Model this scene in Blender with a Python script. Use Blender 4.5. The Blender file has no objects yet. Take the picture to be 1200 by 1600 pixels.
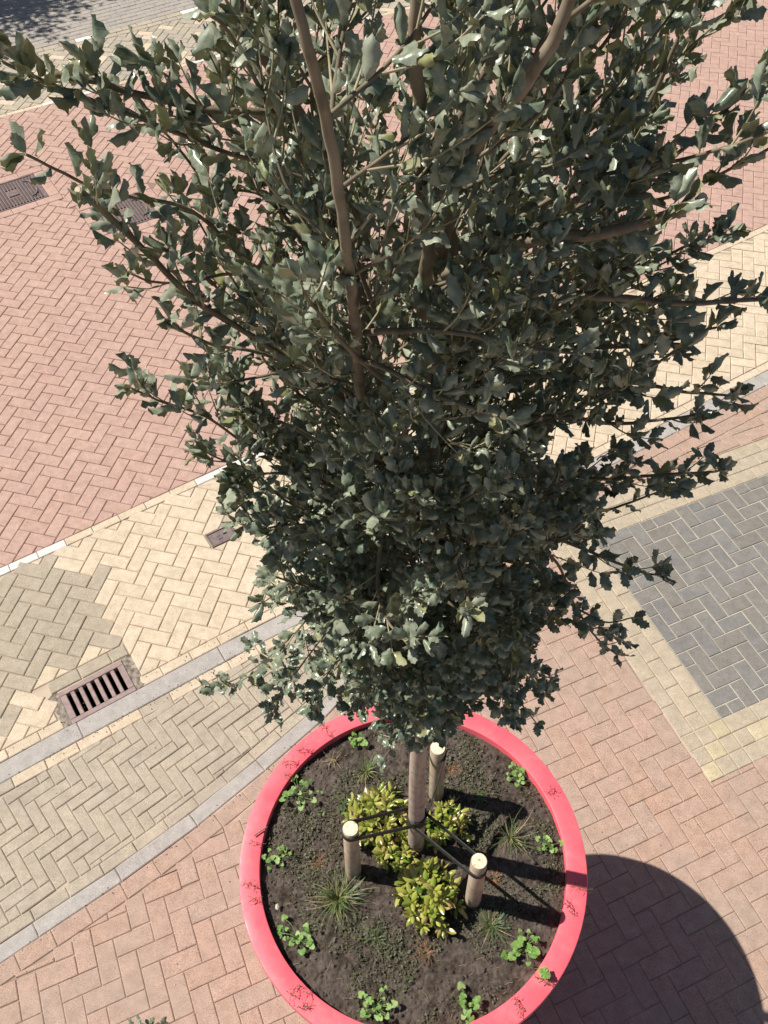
import bpy, math, random
import numpy as np
from mathutils import Vector, Matrix, Quaternion, noise
R = random.Random(7)
NR = np.random.RandomState(11)
PI = math.pi
S = bpy.context.scene
COL = S.collection

# ------------------------------------------------------------------ camera
F_PX, PITCH, ROLL, CAM_H = 1410.886, 0.9039008, -0.0208026, 5.3242479
cp, sp = math.cos(PITCH), math.sin(PITCH)
FWD, UP0, RT0 = Vector((0, cp, -sp)), Vector((0, sp, cp)), Vector((1, 0, 0))
cr, sr = math.cos(ROLL), math.sin(ROLL)
RT, UPV = RT0 * cr + UP0 * sr, UP0 * cr - RT0 * sr
cam = bpy.data.cameras.new('camera')
co = bpy.data.objects.new('camera', cam)
COL.objects.link(co)
m = Matrix((RT, UPV, -FWD)).transposed().to_4x4()
m.translation = Vector((0, 0, CAM_H))
co.matrix_world = m
cam.sensor_fit = 'VERTICAL'
cam.sensor_height = 36
cam.lens = F_PX / 1600 * 36
cam.clip_start, cam.clip_end = 0.05, 500
S.camera = co
S.render.resolution_x, S.render.resolution_y = 768, 1024

# ------------------------------------------------------------------ light
SUN_AZ, SUN_EL = math.radians(-14.3), math.radians(51.6)
sdir = Vector((math.cos(SUN_AZ) * math.cos(SUN_EL), math.sin(SUN_AZ) * math.cos(SUN_EL), -math.sin(SUN_EL)))
sl = bpy.data.lights.new('sun', 'SUN')
sl.energy = 5.0
sl.angle = math.radians(0.53)
sl.color = (1.0, 0.96, 0.89)
so = bpy.data.objects.new('sun', sl)
so.rotation_euler = sdir.to_track_quat('-Z', 'Y').to_euler()
so.location = (-6, 2, 9)
COL.objects.link(so)
w = bpy.data.worlds.new('World')
S.world = w
w.use_nodes = True
nt = w.node_tree
bg = nt.nodes['Background']
sky = nt.nodes.new('ShaderNodeTexSky')
sky.sky_type = 'NISHITA'
sky.sun_disc = False
sky.sun_elevation = SUN_EL
sky.sun_rotation = math.atan2(-sdir.x, -sdir.y)
nt.links.new(sky.outputs[0], bg.inputs[0])
bg.inputs[1].default_value = 0.05
S.view_settings.view_transform = 'Standard'
S.view_settings.look = 'None'
S.view_settings.exposure = 0.27
S.view_settings.gamma = 1
S.view_settings.use_curve_mapping = False


# ------------------------------------------------------------------ measuring helpers
def ray(px, py):
    x, y = px - 600, py - 800
    x, y = cr * x + sr * y, -sr * x + cr * y
    return RT0 * x - UP0 * y + FWD * F_PX


def at(px, py, z=0.0):
    d = ray(px, py)
    return Vector((0, 0, CAM_H)) + d * ((z - CAM_H) / d.z)


def atY(px, py, Y):
    d = ray(px, py)
    return Vector((0, 0, CAM_H)) + d * (Y / d.y)


def to_px(P):
    d = Vector(P) - Vector((0, 0, CAM_H))
    X, Y, Z = d.dot(RT), d.dot(UPV), d.dot(FWD)
    if Z < 0.05:
        return -9999, -9999, Z
    return 600 + X / Z * F_PX, 800 - Y / Z * F_PX, Z


# ------------------------------------------------------------------ object helpers
def tag(o, label=None, cat=None, group=None, kind=None):
    if label: o['label'] = label
    if cat: o['category'] = cat
    if group: o['group'] = group
    if kind: o['kind'] = kind
    return o


def empty(name, loc, label, cat, group=None):
    o = bpy.data.objects.new(name, None)
    o.location = loc
    o.empty_display_size = 0.05
    COL.objects.link(o)
    return tag(o, label, cat, group)


def link(name, me, parent=None, loc=None, rot=None):
    o = bpy.data.objects.new(name, me)
    COL.objects.link(o)
    if parent:
        o.parent = parent
        if parent.type == 'EMPTY':
            o.matrix_parent_inverse = Matrix.Translation(parent.location).inverted()
    if loc is not None: o.location = loc
    if rot is not None: o.rotation_euler = rot
    return o


def mesh(name, verts, faces, mat, smooth=False):
    me = bpy.data.meshes.new(name)
    me.from_pydata([tuple(v) for v in verts], [], faces)
    for mm in (mat if isinstance(mat, (list, tuple)) else [mat]):
        me.materials.append(mm)
    if smooth:
        me.polygons.foreach_set('use_smooth', [True] * len(me.polygons))
    me.update()
    return me


def mesh_np(name, V, Fq, mat, smooth=True):
    """V (n,3), Fq list of index arrays with equal face size"""
    me = bpy.data.meshes.new(name)
    me.vertices.add(len(V))
    me.vertices.foreach_set('co', np.asarray(V, np.float32).ravel())
    k = Fq.shape[1]
    me.loops.add(Fq.size)
    me.loops.foreach_set('vertex_index', Fq.astype(np.int32).ravel())
    me.polygons.add(len(Fq))
    me.polygons.foreach_set('loop_start', np.arange(len(Fq), dtype=np.int32) * k)
    me.materials.append(mat)
    me.update(calc_edges=True)
    if smooth:
        me.polygons.foreach_set('use_smooth', np.ones(len(Fq), bool))
    me.validate()
    return me


class MB:
    def __init__(s):
        s.v, s.f = [], []

    def add(s, v, f):
        o = len(s.v)
        s.v += [tuple(q) for q in v]
        s.f += [tuple(i + o for i in q) for q in f]

    def box(s, c, size, rz=0.0, bev=0.0):
        hx, hy, hz = size[0] / 2, size[1] / 2, size[2] / 2
        ca, sa = math.cos(rz), math.sin(rz)
        rings = [(-hz, 0), (hz - bev, 0), (hz, bev)] if bev else [(-hz, 0), (hz, 0)]
        v = []
        for z, i in rings:
            for x, y in ((-hx + i, -hy + i), (hx - i, -hy + i), (hx - i, hy - i), (-hx + i, hy - i)):
                v.append((c[0] + ca * x - sa * y, c[1] + sa * x + ca * y, c[2] + z))
        f = [(3, 2, 1, 0)]
        n = len(rings)
        for k in range(n - 1):
            for j in range(4):
                f.append((4 * k + j, 4 * k + (j + 1) % 4, 4 * k + 4 + (j + 1) % 4, 4 * k + 4 + j))
        b = 4 * (n - 1)
        f.append((b, b + 1, b + 2, b + 3))
        s.add(v, f)

    def tube(s, pts, rad, n=7, cap=True):
        pts = [Vector(p) for p in pts]
        if not hasattr(rad, '__len__'): rad = [rad] * len(pts)
        t = (pts[1] - pts[0]).normalized()
        a = t.orthogonal().normalized()
        v = []
        for i, p in enumerate(pts):
            t2 = (pts[min(i + 1, len(pts) - 1)] - pts[max(i - 1, 0)]).normalized()
            a = (a - t2 * a.dot(t2)).normalized()
            b = t2.cross(a)
            for k in range(n):
                th = 2 * PI * k / n
                v.append(p + (a * math.cos(th) + b * math.sin(th)) * rad[i])
        f = []
        for i in range(len(pts) - 1):
            for k in range(n):
                f.append((i * n + k, i * n + (k + 1) % n, (i + 1) * n + (k + 1) % n, (i + 1) * n + k))
        if cap:
            f.append(tuple(range(n - 1, -1, -1)))
            f.append(tuple((len(pts) - 1) * n + k for k in range(n)))
        s.add(v, f)

    def build(s, name, mat, parent=None, smooth=False):
        return link(name, mesh(name, s.v, s.f, mat, smooth), parent)


def lathe(profile, n=96, c=(0, 0)):
    v, f = [], []
    for r, z in profile:
        for k in range(n):
            a = 2 * PI * k / n
            v.append((c[0] + r * math.cos(a), c[1] + r * math.sin(a), z))
    for i in range(len(profile) - 1):
        for k in range(n):
            f.append((i * n + k, i * n + (k + 1) % n, (i + 1) * n + (k + 1) % n, (i + 1) * n + k))
    return v, f


def smooth_path(P, n=6):
    P = [Vector(p) for p in P]
    if len(P) < 3:
        return [P[0].lerp(P[-1], i / n) for i in range(n + 1)]
    out = []
    Q = [P[0] * 2 - P[1]] + P + [P[-1] * 2 - P[-2]]
    for i in range(1, len(Q) - 2):
        for k in range(n):
            t = k / n
            a, b, c, d = Q[i - 1], Q[i], Q[i + 1], Q[i + 2]
            out.append(0.5 * ((2 * b) + (c - a) * t + (2 * a - 5 * b + 4 * c - d) * t * t + (3 * b - a - 3 * c + d) * t ** 3))
    out.append(P[-1])
    return out


# ------------------------------------------------------------------ materials
def new_mat(name):
    mt = bpy.data.materials.new(name)
    mt.use_nodes = True
    n = mt.node_tree
    return mt, n, n.nodes['Principled BSDF']


def N(n, t, **k):
    x = n.nodes.new(t)
    for a, b in k.items():
        setattr(x, a, b)
    return x


def ramp(n, fac, stops, interp='LINEAR'):
    r = N(n, 'ShaderNodeValToRGB')
    r.color_ramp.interpolation = interp
    el = r.color_ramp.elements
    while len(el) < len(stops): el.new(0.5)
    for e, (p, c) in zip(el, stops):
        e.position = p
        e.color = (*c, 1) if len(c) == 3 else c
    n.links.new(fac, r.inputs[0])
    return r.outputs[0]


def pos_noise(n, scale, detail=3, rough=0.55, dist=0):
    g = N(n, 'ShaderNodeNewGeometry')
    x = N(n, 'ShaderNodeTexNoise')
    x.inputs['Scale'].default_value = scale
    x.inputs['Detail'].default_value = detail
    x.inputs['Roughness'].default_value = rough
    x.inputs['Distortion'].default_value = dist
    n.links.new(g.outputs['Position'], x.inputs['Vector'])
    return x.outputs['Fac']


def mixc(n, fac, a, b, mode='MIX'):
    x = N(n, 'ShaderNodeMix', data_type='RGBA', blend_type=mode)
    for sck, val in ((x.inputs[0], fac), (x.inputs[6], a), (x.inputs[7], b)):
        if isinstance(val, (int, float)): sck.default_value = val
        elif isinstance(val, tuple): sck.default_value = (*val, 1)
        else: n.links.new(val, sck)
    return x.outputs[2]


def rnd(n):
    """a random number per piece, for separate objects and for islands of a joined mesh"""
    g = N(n, 'ShaderNodeNewGeometry')
    o = N(n, 'ShaderNodeObjectInfo')
    a = N(n, 'ShaderNodeMath', operation='ADD')
    n.links.new(g.outputs['Random Per Island'], a.inputs[0])
    n.links.new(o.outputs['Random'], a.inputs[1])
    fr = N(n, 'ShaderNodeMath', operation='FRACT')
    n.links.new(a.outputs[0], fr.inputs[0])
    return fr.outputs[0]


def bump(n, h, strength, dist, bsdf):
    b = N(n, 'ShaderNodeBump')
    b.inputs['Strength'].default_value = strength
    b.inputs['Distance'].default_value = dist
    n.links.new(h, b.inputs['Height'])
    n.links.new(b.outputs[0], bsdf.inputs['Normal'])


def stone_mat(name, cols, speck=(0.25, 0.2, 0.16), speck_amt=0.5, light=(0.7, 0.62, 0.5), light_amt=0.3, rough=0.93,
              dirt=(0.2, 0.17, 0.14), dirt_amt=0.35):
    mt, n, b = new_mat(name)
    r = rnd(n)
    k = len(cols)
    base = ramp(n, r, [(i / max(1, k - 1), c) for i, c in enumerate(cols)])
    # aggregate: dark and light grains
    g1 = ramp(n, pos_noise(n, 165, 3, 0.75), [(0.37, (1, 1, 1)), (0.46, (0, 0, 0))])
    f1 = N(n, 'ShaderNodeMath', operation='MULTIPLY')
    n.links.new(g1, f1.inputs[0]); f1.inputs[1].default_value = speck_amt
    c1 = mixc(n, f1.outputs[0], base, speck)
    g2 = ramp(n, pos_noise(n, 240, 2, 0.7), [(0.55, (0, 0, 0)), (0.66, (1, 1, 1))])
    f2 = N(n, 'ShaderNodeMath', operation='MULTIPLY')
    n.links.new(g2, f2.inputs[0]); f2.inputs[1].default_value = light_amt
    c2 = mixc(n, f2.outputs[0], c1, light)
    g6 = ramp(n, pos_noise(n, 420, 2, 0.8), [(0.40, (0.66, 0.64, 0.62)), (0.60, (1.25, 1.25, 1.24))])
    c2 = mixc(n, 1.0, c2, g6, 'MULTIPLY')
    # broad wear
    g3 = ramp(n, pos_noise(n, 1.7, 5, 0.62, 0.4), [(0.42, (0, 0, 0)), (0.72, (1, 1, 1))])
    f3 = N(n, 'ShaderNodeMath', operation='MULTIPLY')
    n.links.new(g3, f3.inputs[0]); f3.inputs[1].default_value = dirt_amt
    c3 = mixc(n, f3.outputs[0], c2, dirt)
    g4 = ramp(n, pos_noise(n, 14, 4, 0.7), [(0.28, (0.80, 0.80, 0.79)), (0.7, (1.1, 1.1, 1.1))])
    c4 = mixc(n, 1.0, c3, g4, 'MULTIPLY')
    # a few dark spots of dropped dirt
    g5 = ramp(n, pos_noise(n, 38, 2, 0.5), [(0.2, (1, 1, 1)), (0.25, (0, 0, 0))])
    f5 = N(n, 'ShaderNodeMath', operation='MULTIPLY')
    n.links.new(g5, f5.inputs[0]); f5.inputs[1].default_value = 0.5
    c5 = mixc(n, f5.outputs[0], c4, (0.09, 0.075, 0.06))
    n.links.new(c5, b.inputs['Base Color'])
    b.inputs['Roughness'].default_value = rough
    b.inputs['Specular IOR Level'].default_value = 0.25
    bump(n, pos_noise(n, 260, 3, 0.7), 0.55, 0.0022, b)
    return mt


def flat_mat(name, col, rough=0.6, col2=None, scale=20, metal=0, bmp=0, bscale=80, bdist=0.001, spec=0.5):
    mt, n, b = new_mat(name)
    if col2:
        n.links.new(mixc(n, ramp(n, pos_noise(n, scale, 4, 0.6), [(0.35, (0, 0, 0)), (0.65, (1, 1, 1))]), col, col2), b.inputs['Base Color'])
    else:
        b.inputs['Base Color'].default_value = (*col, 1)
    b.inputs['Roughness'].default_value = rough
    b.inputs['Metallic'].default_value = metal
    b.inputs['Specular IOR Level'].default_value = spec
    if bmp: bump(n, pos_noise(n, bscale, 4, 0.6), bmp, bdist, b)
    return mt


M = {}
M['red'] = stone_mat('red_road_brick', [(0.50, 0.325, 0.27), (0.53, 0.35, 0.285), (0.51, 0.335, 0.285), (0.55, 0.37, 0.305)],
                     speck=(0.28, 0.15, 0.12), speck_amt=0.4, light=(0.62, 0.46, 0.38), light_amt=0.35, dirt=(0.54, 0.37, 0.29), dirt_amt=0.5)
M['walk'] = stone_mat('red_pavement_brick', [(0.51, 0.335, 0.255), (0.49, 0.34, 0.265), (0.475, 0.34, 0.27), (0.52, 0.35, 0.275), (0.465, 0.345, 0.28)],
                      speck=(0.15, 0.09, 0.065), speck_amt=0.75, light=(0.62, 0.48, 0.38), light_amt=0.45, dirt=(0.40, 0.31, 0.25), dirt_amt=0.75)
M['yellow'] = stone_mat('yellow_brick', [(0.61, 0.50, 0.365), (0.66, 0.54, 0.40), (0.60, 0.50, 0.37), (0.68, 0.55, 0.42), (0.63, 0.52, 0.385)],
                        speck=(0.34, 0.26, 0.17), speck_amt=0.5, light=(0.78, 0.68, 0.52), light_amt=0.4, dirt=(0.70, 0.58, 0.43), dirt_amt=0.6)
M['greyed'] = stone_mat('weathered_yellow_brick', [(0.42, 0.36, 0.275), (0.46, 0.39, 0.295), (0.43, 0.37, 0.285)],
                        speck=(0.22, 0.18, 0.14), speck_amt=0.6, light=(0.58, 0.52, 0.42), light_amt=0.35, dirt=(0.48, 0.41, 0.32), dirt_amt=0.4)
M['thin'] = stone_mat('buff_narrow_brick', [(0.45, 0.39, 0.305), (0.49, 0.42, 0.33), (0.47, 0.41, 0.325), (0.51, 0.435, 0.335)],
                      speck=(0.23, 0.185, 0.135), speck_amt=0.55, light=(0.64, 0.56, 0.45), light_amt=0.35, dirt=(0.34, 0.29, 0.235), dirt_amt=0.65)
M['border'] = stone_mat('buff_border_brick', [(0.46, 0.39, 0.28), (0.50, 0.42, 0.31), (0.48, 0.405, 0.305), (0.54, 0.44, 0.32)],
                        speck=(0.17, 0.14, 0.11), speck_amt=0.6, light=(0.62, 0.54, 0.42), light_amt=0.4, dirt=(0.52, 0.43, 0.33), dirt_amt=0.5)
M['light'] = stone_mat('pale_yellow_brick', [(0.60, 0.51, 0.33), (0.64, 0.54, 0.36)], speck=(0.25, 0.19, 0.12), speck_amt=0.5)
M['dark'] = stone_mat('charcoal_brick', [(0.215, 0.205, 0.195), (0.235, 0.227, 0.215), (0.235, 0.212, 0.185), (0.25, 0.24, 0.225)],
                      speck=(0.07, 0.066, 0.062), speck_amt=0.55, light=(0.42, 0.40, 0.37), light_amt=0.4, dirt=(0.24, 0.225, 0.195), dirt_amt=0.5)
M['band'] = stone_mat('grey_concrete_kerb', [(0.43, 0.395, 0.365), (0.455, 0.42, 0.39)], speck=(0.25, 0.24, 0.23), speck_amt=0.35,
                      light=(0.55, 0.53, 0.51), light_amt=0.25, dirt=(0.45, 0.42, 0.38), dirt_amt=0.5)
M['white'] = stone_mat('white_marking_brick', [(0.80, 0.78, 0.74), (0.76, 0.74, 0.70)], speck=(0.5, 0.46, 0.42), speck_amt=0.25, dirt=(0.62, 0.56, 0.48), dirt_amt=0.3)
M['farbuff'] = stone_mat('far_buff_brick', [(0.44, 0.39, 0.31), (0.40, 0.36, 0.30), (0.48, 0.42, 0.32), (0.41, 0.365, 0.305)],
                         speck=(0.26, 0.22, 0.18), dirt=(0.52, 0.43, 0.32), dirt_amt=0.7)
M['greyroad'] = stone_mat('grey_road_brick', [(0.40, 0.36, 0.32), (0.43, 0.385, 0.34), (0.38, 0.345, 0.31)], speck=(0.18, 0.17, 0.16), dirt=(0.36, 0.33, 0.29))
M['j_dark'] = flat_mat('dark_sand_joint', (0.21, 0.13, 0.10), 0.95, (0.28, 0.19, 0.15), 9)
M['j_buff'] = flat_mat('sandy_joint', (0.32, 0.245, 0.17), 0.95, (0.52, 0.42, 0.31), 2.4)
M['j_light'] = flat_mat('pale_sand_joint', (0.58, 0.52, 0.42), 0.95, (0.46, 0.40, 0.31), 15)
M['j_walk'] = flat_mat('brown_sand_joint', (0.24, 0.165, 0.12), 0.95, (0.56, 0.42, 0.32), 1.8)
M['cement'] = flat_mat('rough_cement', (0.36, 0.30, 0.24), 0.95, (0.13, 0.11, 0.09), 28, 0, 0.9, 120, 0.004, 0.2)
M['iron'] = flat_mat('cast_iron', (0.155, 0.115, 0.115), 0.55, (0.24, 0.18, 0.165), 30, 0.25, 0.4, 200, 0.0008)
M['iron_dark'] = flat_mat('worn_dark_iron', (0.085, 0.072, 0.08), 0.5, (0.15, 0.125, 0.125), 30, 0.3, 0.4, 200, 0.0008)
M['rusty'] = flat_mat('rusty_grate_iron', (0.26, 0.18, 0.165), 0.7, (0.34, 0.255, 0.225), 25, 0.1, 0.4, 200, 0.0008)
M['pit'] = flat_mat('pit_dark', (0.012, 0.010, 0.009), 0.95)
M['rim'] = flat_mat('coral_red_paint', (0.80, 0.105, 0.145), 0.38, (0.84, 0.125, 0.165), 3, 0, 0.08, 60, 0.0008, 0.42)
M['wall'] = flat_mat('coral_red_wall_paint', (0.76, 0.035, 0.06), 0.4, (0.82, 0.045, 0.07), 3)


def soil_mat():
    mt, n, b = new_mat('garden_soil')
    c = ramp(n, pos_noise(n, 28, 6, 0.65), [(0.3, (0.035, 0.026, 0.020)), (0.48, (0.095, 0.073, 0.058)), (0.68, (0.185, 0.148, 0.122))])
    c2 = mixc(n, ramp(n, pos_noise(n, 5, 3, 0.6), [(0.45, (0, 0, 0)), (0.7, (0.6, 0.6, 0.6))]), c, (0.175, 0.14, 0.118))
    n.links.new(c2, b.inputs['Base Color'])
    b.inputs['Roughness'].default_value = 1
    b.inputs['Specular IOR Level'].default_value = 0.1
    bump(n, pos_noise(n, 95, 6, 0.8), 1.0, 0.010, b)
    return mt


def rim_mat():
    mt, n, b = new_mat('coral_red_rim_paint')
    c = mixc(n, ramp(n, pos_noise(n, 3.5, 4, 0.6), [(0.35, (0, 0, 0)), (0.7, (1, 1, 1))]), (0.85, 0.112, 0.145), (0.88, 0.145, 0.175))
    dust = ramp(n, pos_noise(n, 9, 6, 0.75), [(0.52, (0, 0, 0)), (0.75, (0.30, 0.30, 0.30))])
    c = mixc(n, dust, c, (0.72, 0.38, 0.34))
    sp_ = ramp(n, pos_noise(n, 120, 2, 0.6), [(0.24, (0.75, 0.75, 0.75)), (0.29, (0, 0, 0))])
    c = mixc(n, sp_, c, (0.16, 0.07, 0.06))
    n.links.new(c, b.inputs['Base Color'])
    n.links.new(ramp(n, pos_noise(n, 7, 5, 0.7), [(0.3, (0.32, 0.32, 0.32)), (0.7, (0.62, 0.62, 0.62))]), b.inputs['Roughness'])
    bump(n, pos_noise(n, 40, 4, 0.6), 0.12, 0.0015, b)
    return mt


def wood_mat(name, a, b_, rings=False):
    mt, n, b = new_mat(name)
    g = N(n, 'ShaderNodeNewGeometry')
    mp = N(n, 'ShaderNodeMapping')
    mp.inputs['Scale'].default_value = (60, 60, 4) if not rings else (90, 90, 90)
    n.links.new(g.outputs['Position'], mp.inputs['Vector'])
    x = N(n, 'ShaderNodeTexNoise')
    x.inputs['Scale'].default_value = 1
    x.inputs['Detail'].default_value = 5
    n.links.new(mp.outputs[0], x.inputs['Vector'])
    c = mixc(n, ramp(n, x.outputs['Fac'], [(0.35, (0, 0, 0)), (0.62, (1, 1, 1))]), a, b_)
    d = ramp(n, pos_noise(n, 22, 3, 0.6), [(0.25, (0.55, 0.5, 0.45)), (0.5, (1, 1, 1))])
    if rings: d = ramp(n, pos_noise(n, 70, 5, 0.8), [(0.34, (0.30, 0.22, 0.14)), (0.46, (1, 1, 1))])
    n.links.new(mixc(n, 1.0, c, d, 'MULTIPLY'), b.inputs['Base Color'])
    b.inputs['Roughness'].default_value = 0.85
    bump(n, x.outputs['Fac'], 0.5, 0.0015, b)
    return mt


def leaf_mat(name, tops, back, rough=0.42, transl=0.12, dusty=None, vein=None, coat=0.0, spec=0.5):
    mt, n, b = new_mat(name)
    r = rnd(n)
    k = len(tops)
    c = ramp(n, r, [(i / max(1, k - 1), q) for i, q in enumerate(tops)])
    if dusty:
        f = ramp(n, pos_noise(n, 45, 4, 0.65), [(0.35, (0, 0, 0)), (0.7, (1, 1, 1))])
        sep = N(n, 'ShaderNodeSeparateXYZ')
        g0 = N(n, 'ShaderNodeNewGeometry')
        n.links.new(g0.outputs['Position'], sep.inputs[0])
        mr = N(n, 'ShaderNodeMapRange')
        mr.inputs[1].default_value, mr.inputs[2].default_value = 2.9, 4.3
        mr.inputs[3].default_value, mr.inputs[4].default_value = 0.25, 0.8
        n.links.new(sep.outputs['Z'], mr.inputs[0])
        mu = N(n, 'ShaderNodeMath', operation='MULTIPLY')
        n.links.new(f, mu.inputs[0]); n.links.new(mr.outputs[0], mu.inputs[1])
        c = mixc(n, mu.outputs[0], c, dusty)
    g = N(n, 'ShaderNodeNewGeometry')
    cc = mixc(n, g.outputs['Backfacing'], c, back)
    n.links.new(cc, b.inputs['Base Color'])
    b.inputs['Roughness'].default_value = rough
    b.inputs['Specular IOR Level'].default_value = spec
    b.inputs['Coat Weight'].default_value = coat
    b.inputs['Coat Roughness'].default_value = 0.15
    if transl:
        t = N(n, 'ShaderNodeBsdfTranslucent')
        n.links.new(cc, t.inputs['Color'])
        ms = N(n, 'ShaderNodeMixShader')
        ms.inputs[0].default_value = transl
        n.links.new(b.outputs[0], ms.inputs[1]); n.links.new(t.outputs[0], ms.inputs[2])
        n.links.new(ms.outputs[0], n.nodes['Material Output'].inputs['Surface'])
    bump(n, pos_noise(n, 160, 3, 0.6), 0.35, 0.0012, b)
    return mt


M['soil'] = soil_mat()
M['rim'] = rim_mat()
M['stake'] = wood_mat('grey_pine_post', (0.56, 0.45, 0.32), (0.40, 0.32, 0.23))
M['stake_top'] = wood_mat('fresh_sawn_pine', (0.86, 0.76, 0.58), (0.72, 0.58, 0.39), True)
M['bark'] = wood_mat('grey_brown_bark', (0.20, 0.155, 0.105), (0.29, 0.235, 0.165))
M['bark_trunk'] = wood_mat('smooth_trunk_bark', (0.34, 0.265, 0.21), (0.46, 0.37, 0.30))
M['bark_dark'] = wood_mat('olive_brown_twig_bark', (0.15, 0.12, 0.08), (0.23, 0.185, 0.12))
M['bark_green'] = wood_mat('young_olive_twig', (0.34, 0.29, 0.17), (0.44, 0.38, 0.24))
M['cut'] = flat_mat('cut_wood', (0.62, 0.54, 0.38), 0.8, (0.5, 0.4, 0.28), 200)
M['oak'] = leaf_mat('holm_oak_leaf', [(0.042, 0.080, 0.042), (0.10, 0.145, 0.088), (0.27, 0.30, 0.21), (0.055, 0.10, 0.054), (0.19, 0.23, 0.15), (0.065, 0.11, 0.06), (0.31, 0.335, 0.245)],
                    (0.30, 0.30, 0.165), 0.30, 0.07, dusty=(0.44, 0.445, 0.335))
M['oak_young'] = leaf_mat('young_oak_leaf', [(0.24, 0.26, 0.11), (0.30, 0.30, 0.13), (0.2, 0.235, 0.10)], (0.26, 0.27, 0.14), 0.5, 0.15)
M['shrub'] = leaf_mat('golden_shrub_leaf', [(0.14, 0.24, 0.03), (0.33, 0.37, 0.05), (0.45, 0.45, 0.09), (0.26, 0.33, 0.045), (0.54, 0.49, 0.15), (0.38, 0.40, 0.07), (0.48, 0.30, 0.12), (0.22, 0.31, 0.04)],
                      (0.30, 0.33, 0.08), 0.25, 0.22, coat=0.5)
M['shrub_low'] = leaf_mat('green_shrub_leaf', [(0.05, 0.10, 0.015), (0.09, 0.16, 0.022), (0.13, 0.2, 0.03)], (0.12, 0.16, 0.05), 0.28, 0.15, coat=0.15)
M['weed'] = leaf_mat('bright_weed_leaf', [(0.13, 0.27, 0.045), (0.22, 0.38, 0.085), (0.31, 0.47, 0.13), (0.19, 0.34, 0.065), (0.36, 0.48, 0.17)], (0.2, 0.34, 0.1), 0.55, 0.22)
M['grass'] = leaf_mat('grass_blade', [(0.07, 0.14, 0.025), (0.12, 0.20, 0.04), (0.17, 0.24, 0.07), (0.10, 0.17, 0.03)], (0.14, 0.2, 0.06), 0.5, 0.2)
M['grass_dark'] = leaf_mat('dark_grass_blade', [(0.05, 0.11, 0.018), (0.08, 0.15, 0.025), (0.13, 0.21, 0.05)], (0.1, 0.15, 0.05), 0.45, 0.15)
M['dry'] = leaf_mat('dry_red_blade', [(0.26, 0.09, 0.045), (0.38, 0.16, 0.08), (0.48, 0.30, 0.17), (0.22, 0.08, 0.04)], (0.34, 0.17, 0.09), 0.7, 0.15)
M['straw'] = leaf_mat('dry_straw', [(0.38, 0.27, 0.14), (0.45, 0.34, 0.19), (0.22, 0.13, 0.07)], (0.4, 0.3, 0.16), 0.7, 0.15)
M['cover'] = leaf_mat('olive_ground_cover', [(0.05, 0.065, 0.022), (0.10, 0.115, 0.04), (0.17, 0.17, 0.07), (0.13, 0.085, 0.05), (0.09, 0.12, 0.05), (0.22, 0.20, 0.11)], (0.1, 0.1, 0.05), 0.6, 0.1)
M['trail'] = leaf_mat('trailing_leaf', [(0.055, 0.06, 0.025), (0.09, 0.08, 0.035), (0.07, 0.04, 0.025)], (0.09, 0.08, 0.04), 0.6, 0.05)
M['trail_stem'] = flat_mat('trailing_stem', (0.10, 0.06, 0.035), 0.8)
M['rubber'] = flat_mat('black_rubber', (0.017, 0.017, 0.019), 0.5, (0.035, 0.035, 0.04), 60, 0, 0.2, 300, 0.0005)
M['pebble'] = flat_mat('pale_stone', (0.62, 0.56, 0.45), 0.8, (0.45, 0.40, 0.3), 90)
M['ground'] = flat_mat('far_ground', (0.22, 0.20, 0.18), 0.95, (0.28, 0.26, 0.22), 0.4)


# ------------------------------------------------------------------ paving
def xline(P):
    """a boundary as a list of (x, y) with rising x"""
    return [Vector(p) for p in P]


def offset(C, d):
    out = []
    for i, p in enumerate(C):
        a, b = C[max(i - 1, 0)], C[min(i + 1, len(C) - 1)]
        t = (b - a).normalized()
        out.append(p + Vector((-t.y, t.x)) * d)
    return out


def seg_for(C, c):
    for i in range(len(C) - 1):
        if c.x < C[i + 1].x or i == len(C) - 2:
            return C[i], C[i + 1]


def clip_half(poly, p, t, keep_left):
    nrm = Vector((-t.y, t.x)) * (1 if keep_left else -1)
    out = []
    for i in range(len(poly)):
        a, b = poly[i], poly[(i + 1) % len(poly)]
        da, db = (a - p).dot(nrm), (b - p).dot(nrm)
        if da >= 0: out.append(a)
        if (da >= 0) != (db >= 0):
            out.append(a.lerp(b, da / (da - db)))
    return out


def area(poly):
    return 0.5 * abs(sum(poly[i].x * poly[(i + 1) % len(poly)].y - poly[(i + 1) % len(poly)].x * poly[i].y for i in range(len(poly)))) if len(poly) > 2 else 0


def clip_curve(poly, C, above):
    c = sum(poly, Vector((0, 0))) / len(poly)
    a, b = seg_for(C, c)
    return clip_half(poly, a, (b - a).normalized(), above)


def rect_poly(c, ang, w_, h_):
    u, v = Vector((math.cos(ang), math.sin(ang))), Vector((-math.sin(ang), math.cos(ang)))
    c = Vector(c)
    return [c - u * w_ / 2 - v * h_ / 2, c + u * w_ / 2 - v * h_ / 2, c + u * w_ / 2 + v * h_ / 2, c - u * w_ / 2 + v * h_ / 2]


def cut_out(poly, rect):
    """keep the biggest part of poly outside the rectangle"""
    inside = poly
    for i in range(4):
        a, b = rect[i], rect[(i + 1) % 4]
        inside = clip_half(inside, a, (b - a).normalized(), True)
        if len(inside) < 3: return poly
    if area(inside) < 1e-6: return poly
    best = []
    for i in range(4):
        a, b = rect[i], rect[(i + 1) % 4]
        q = clip_half(poly, a, (b - a).normalized(), False)
        if area(q) > area(best): best = q
    return best


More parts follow.
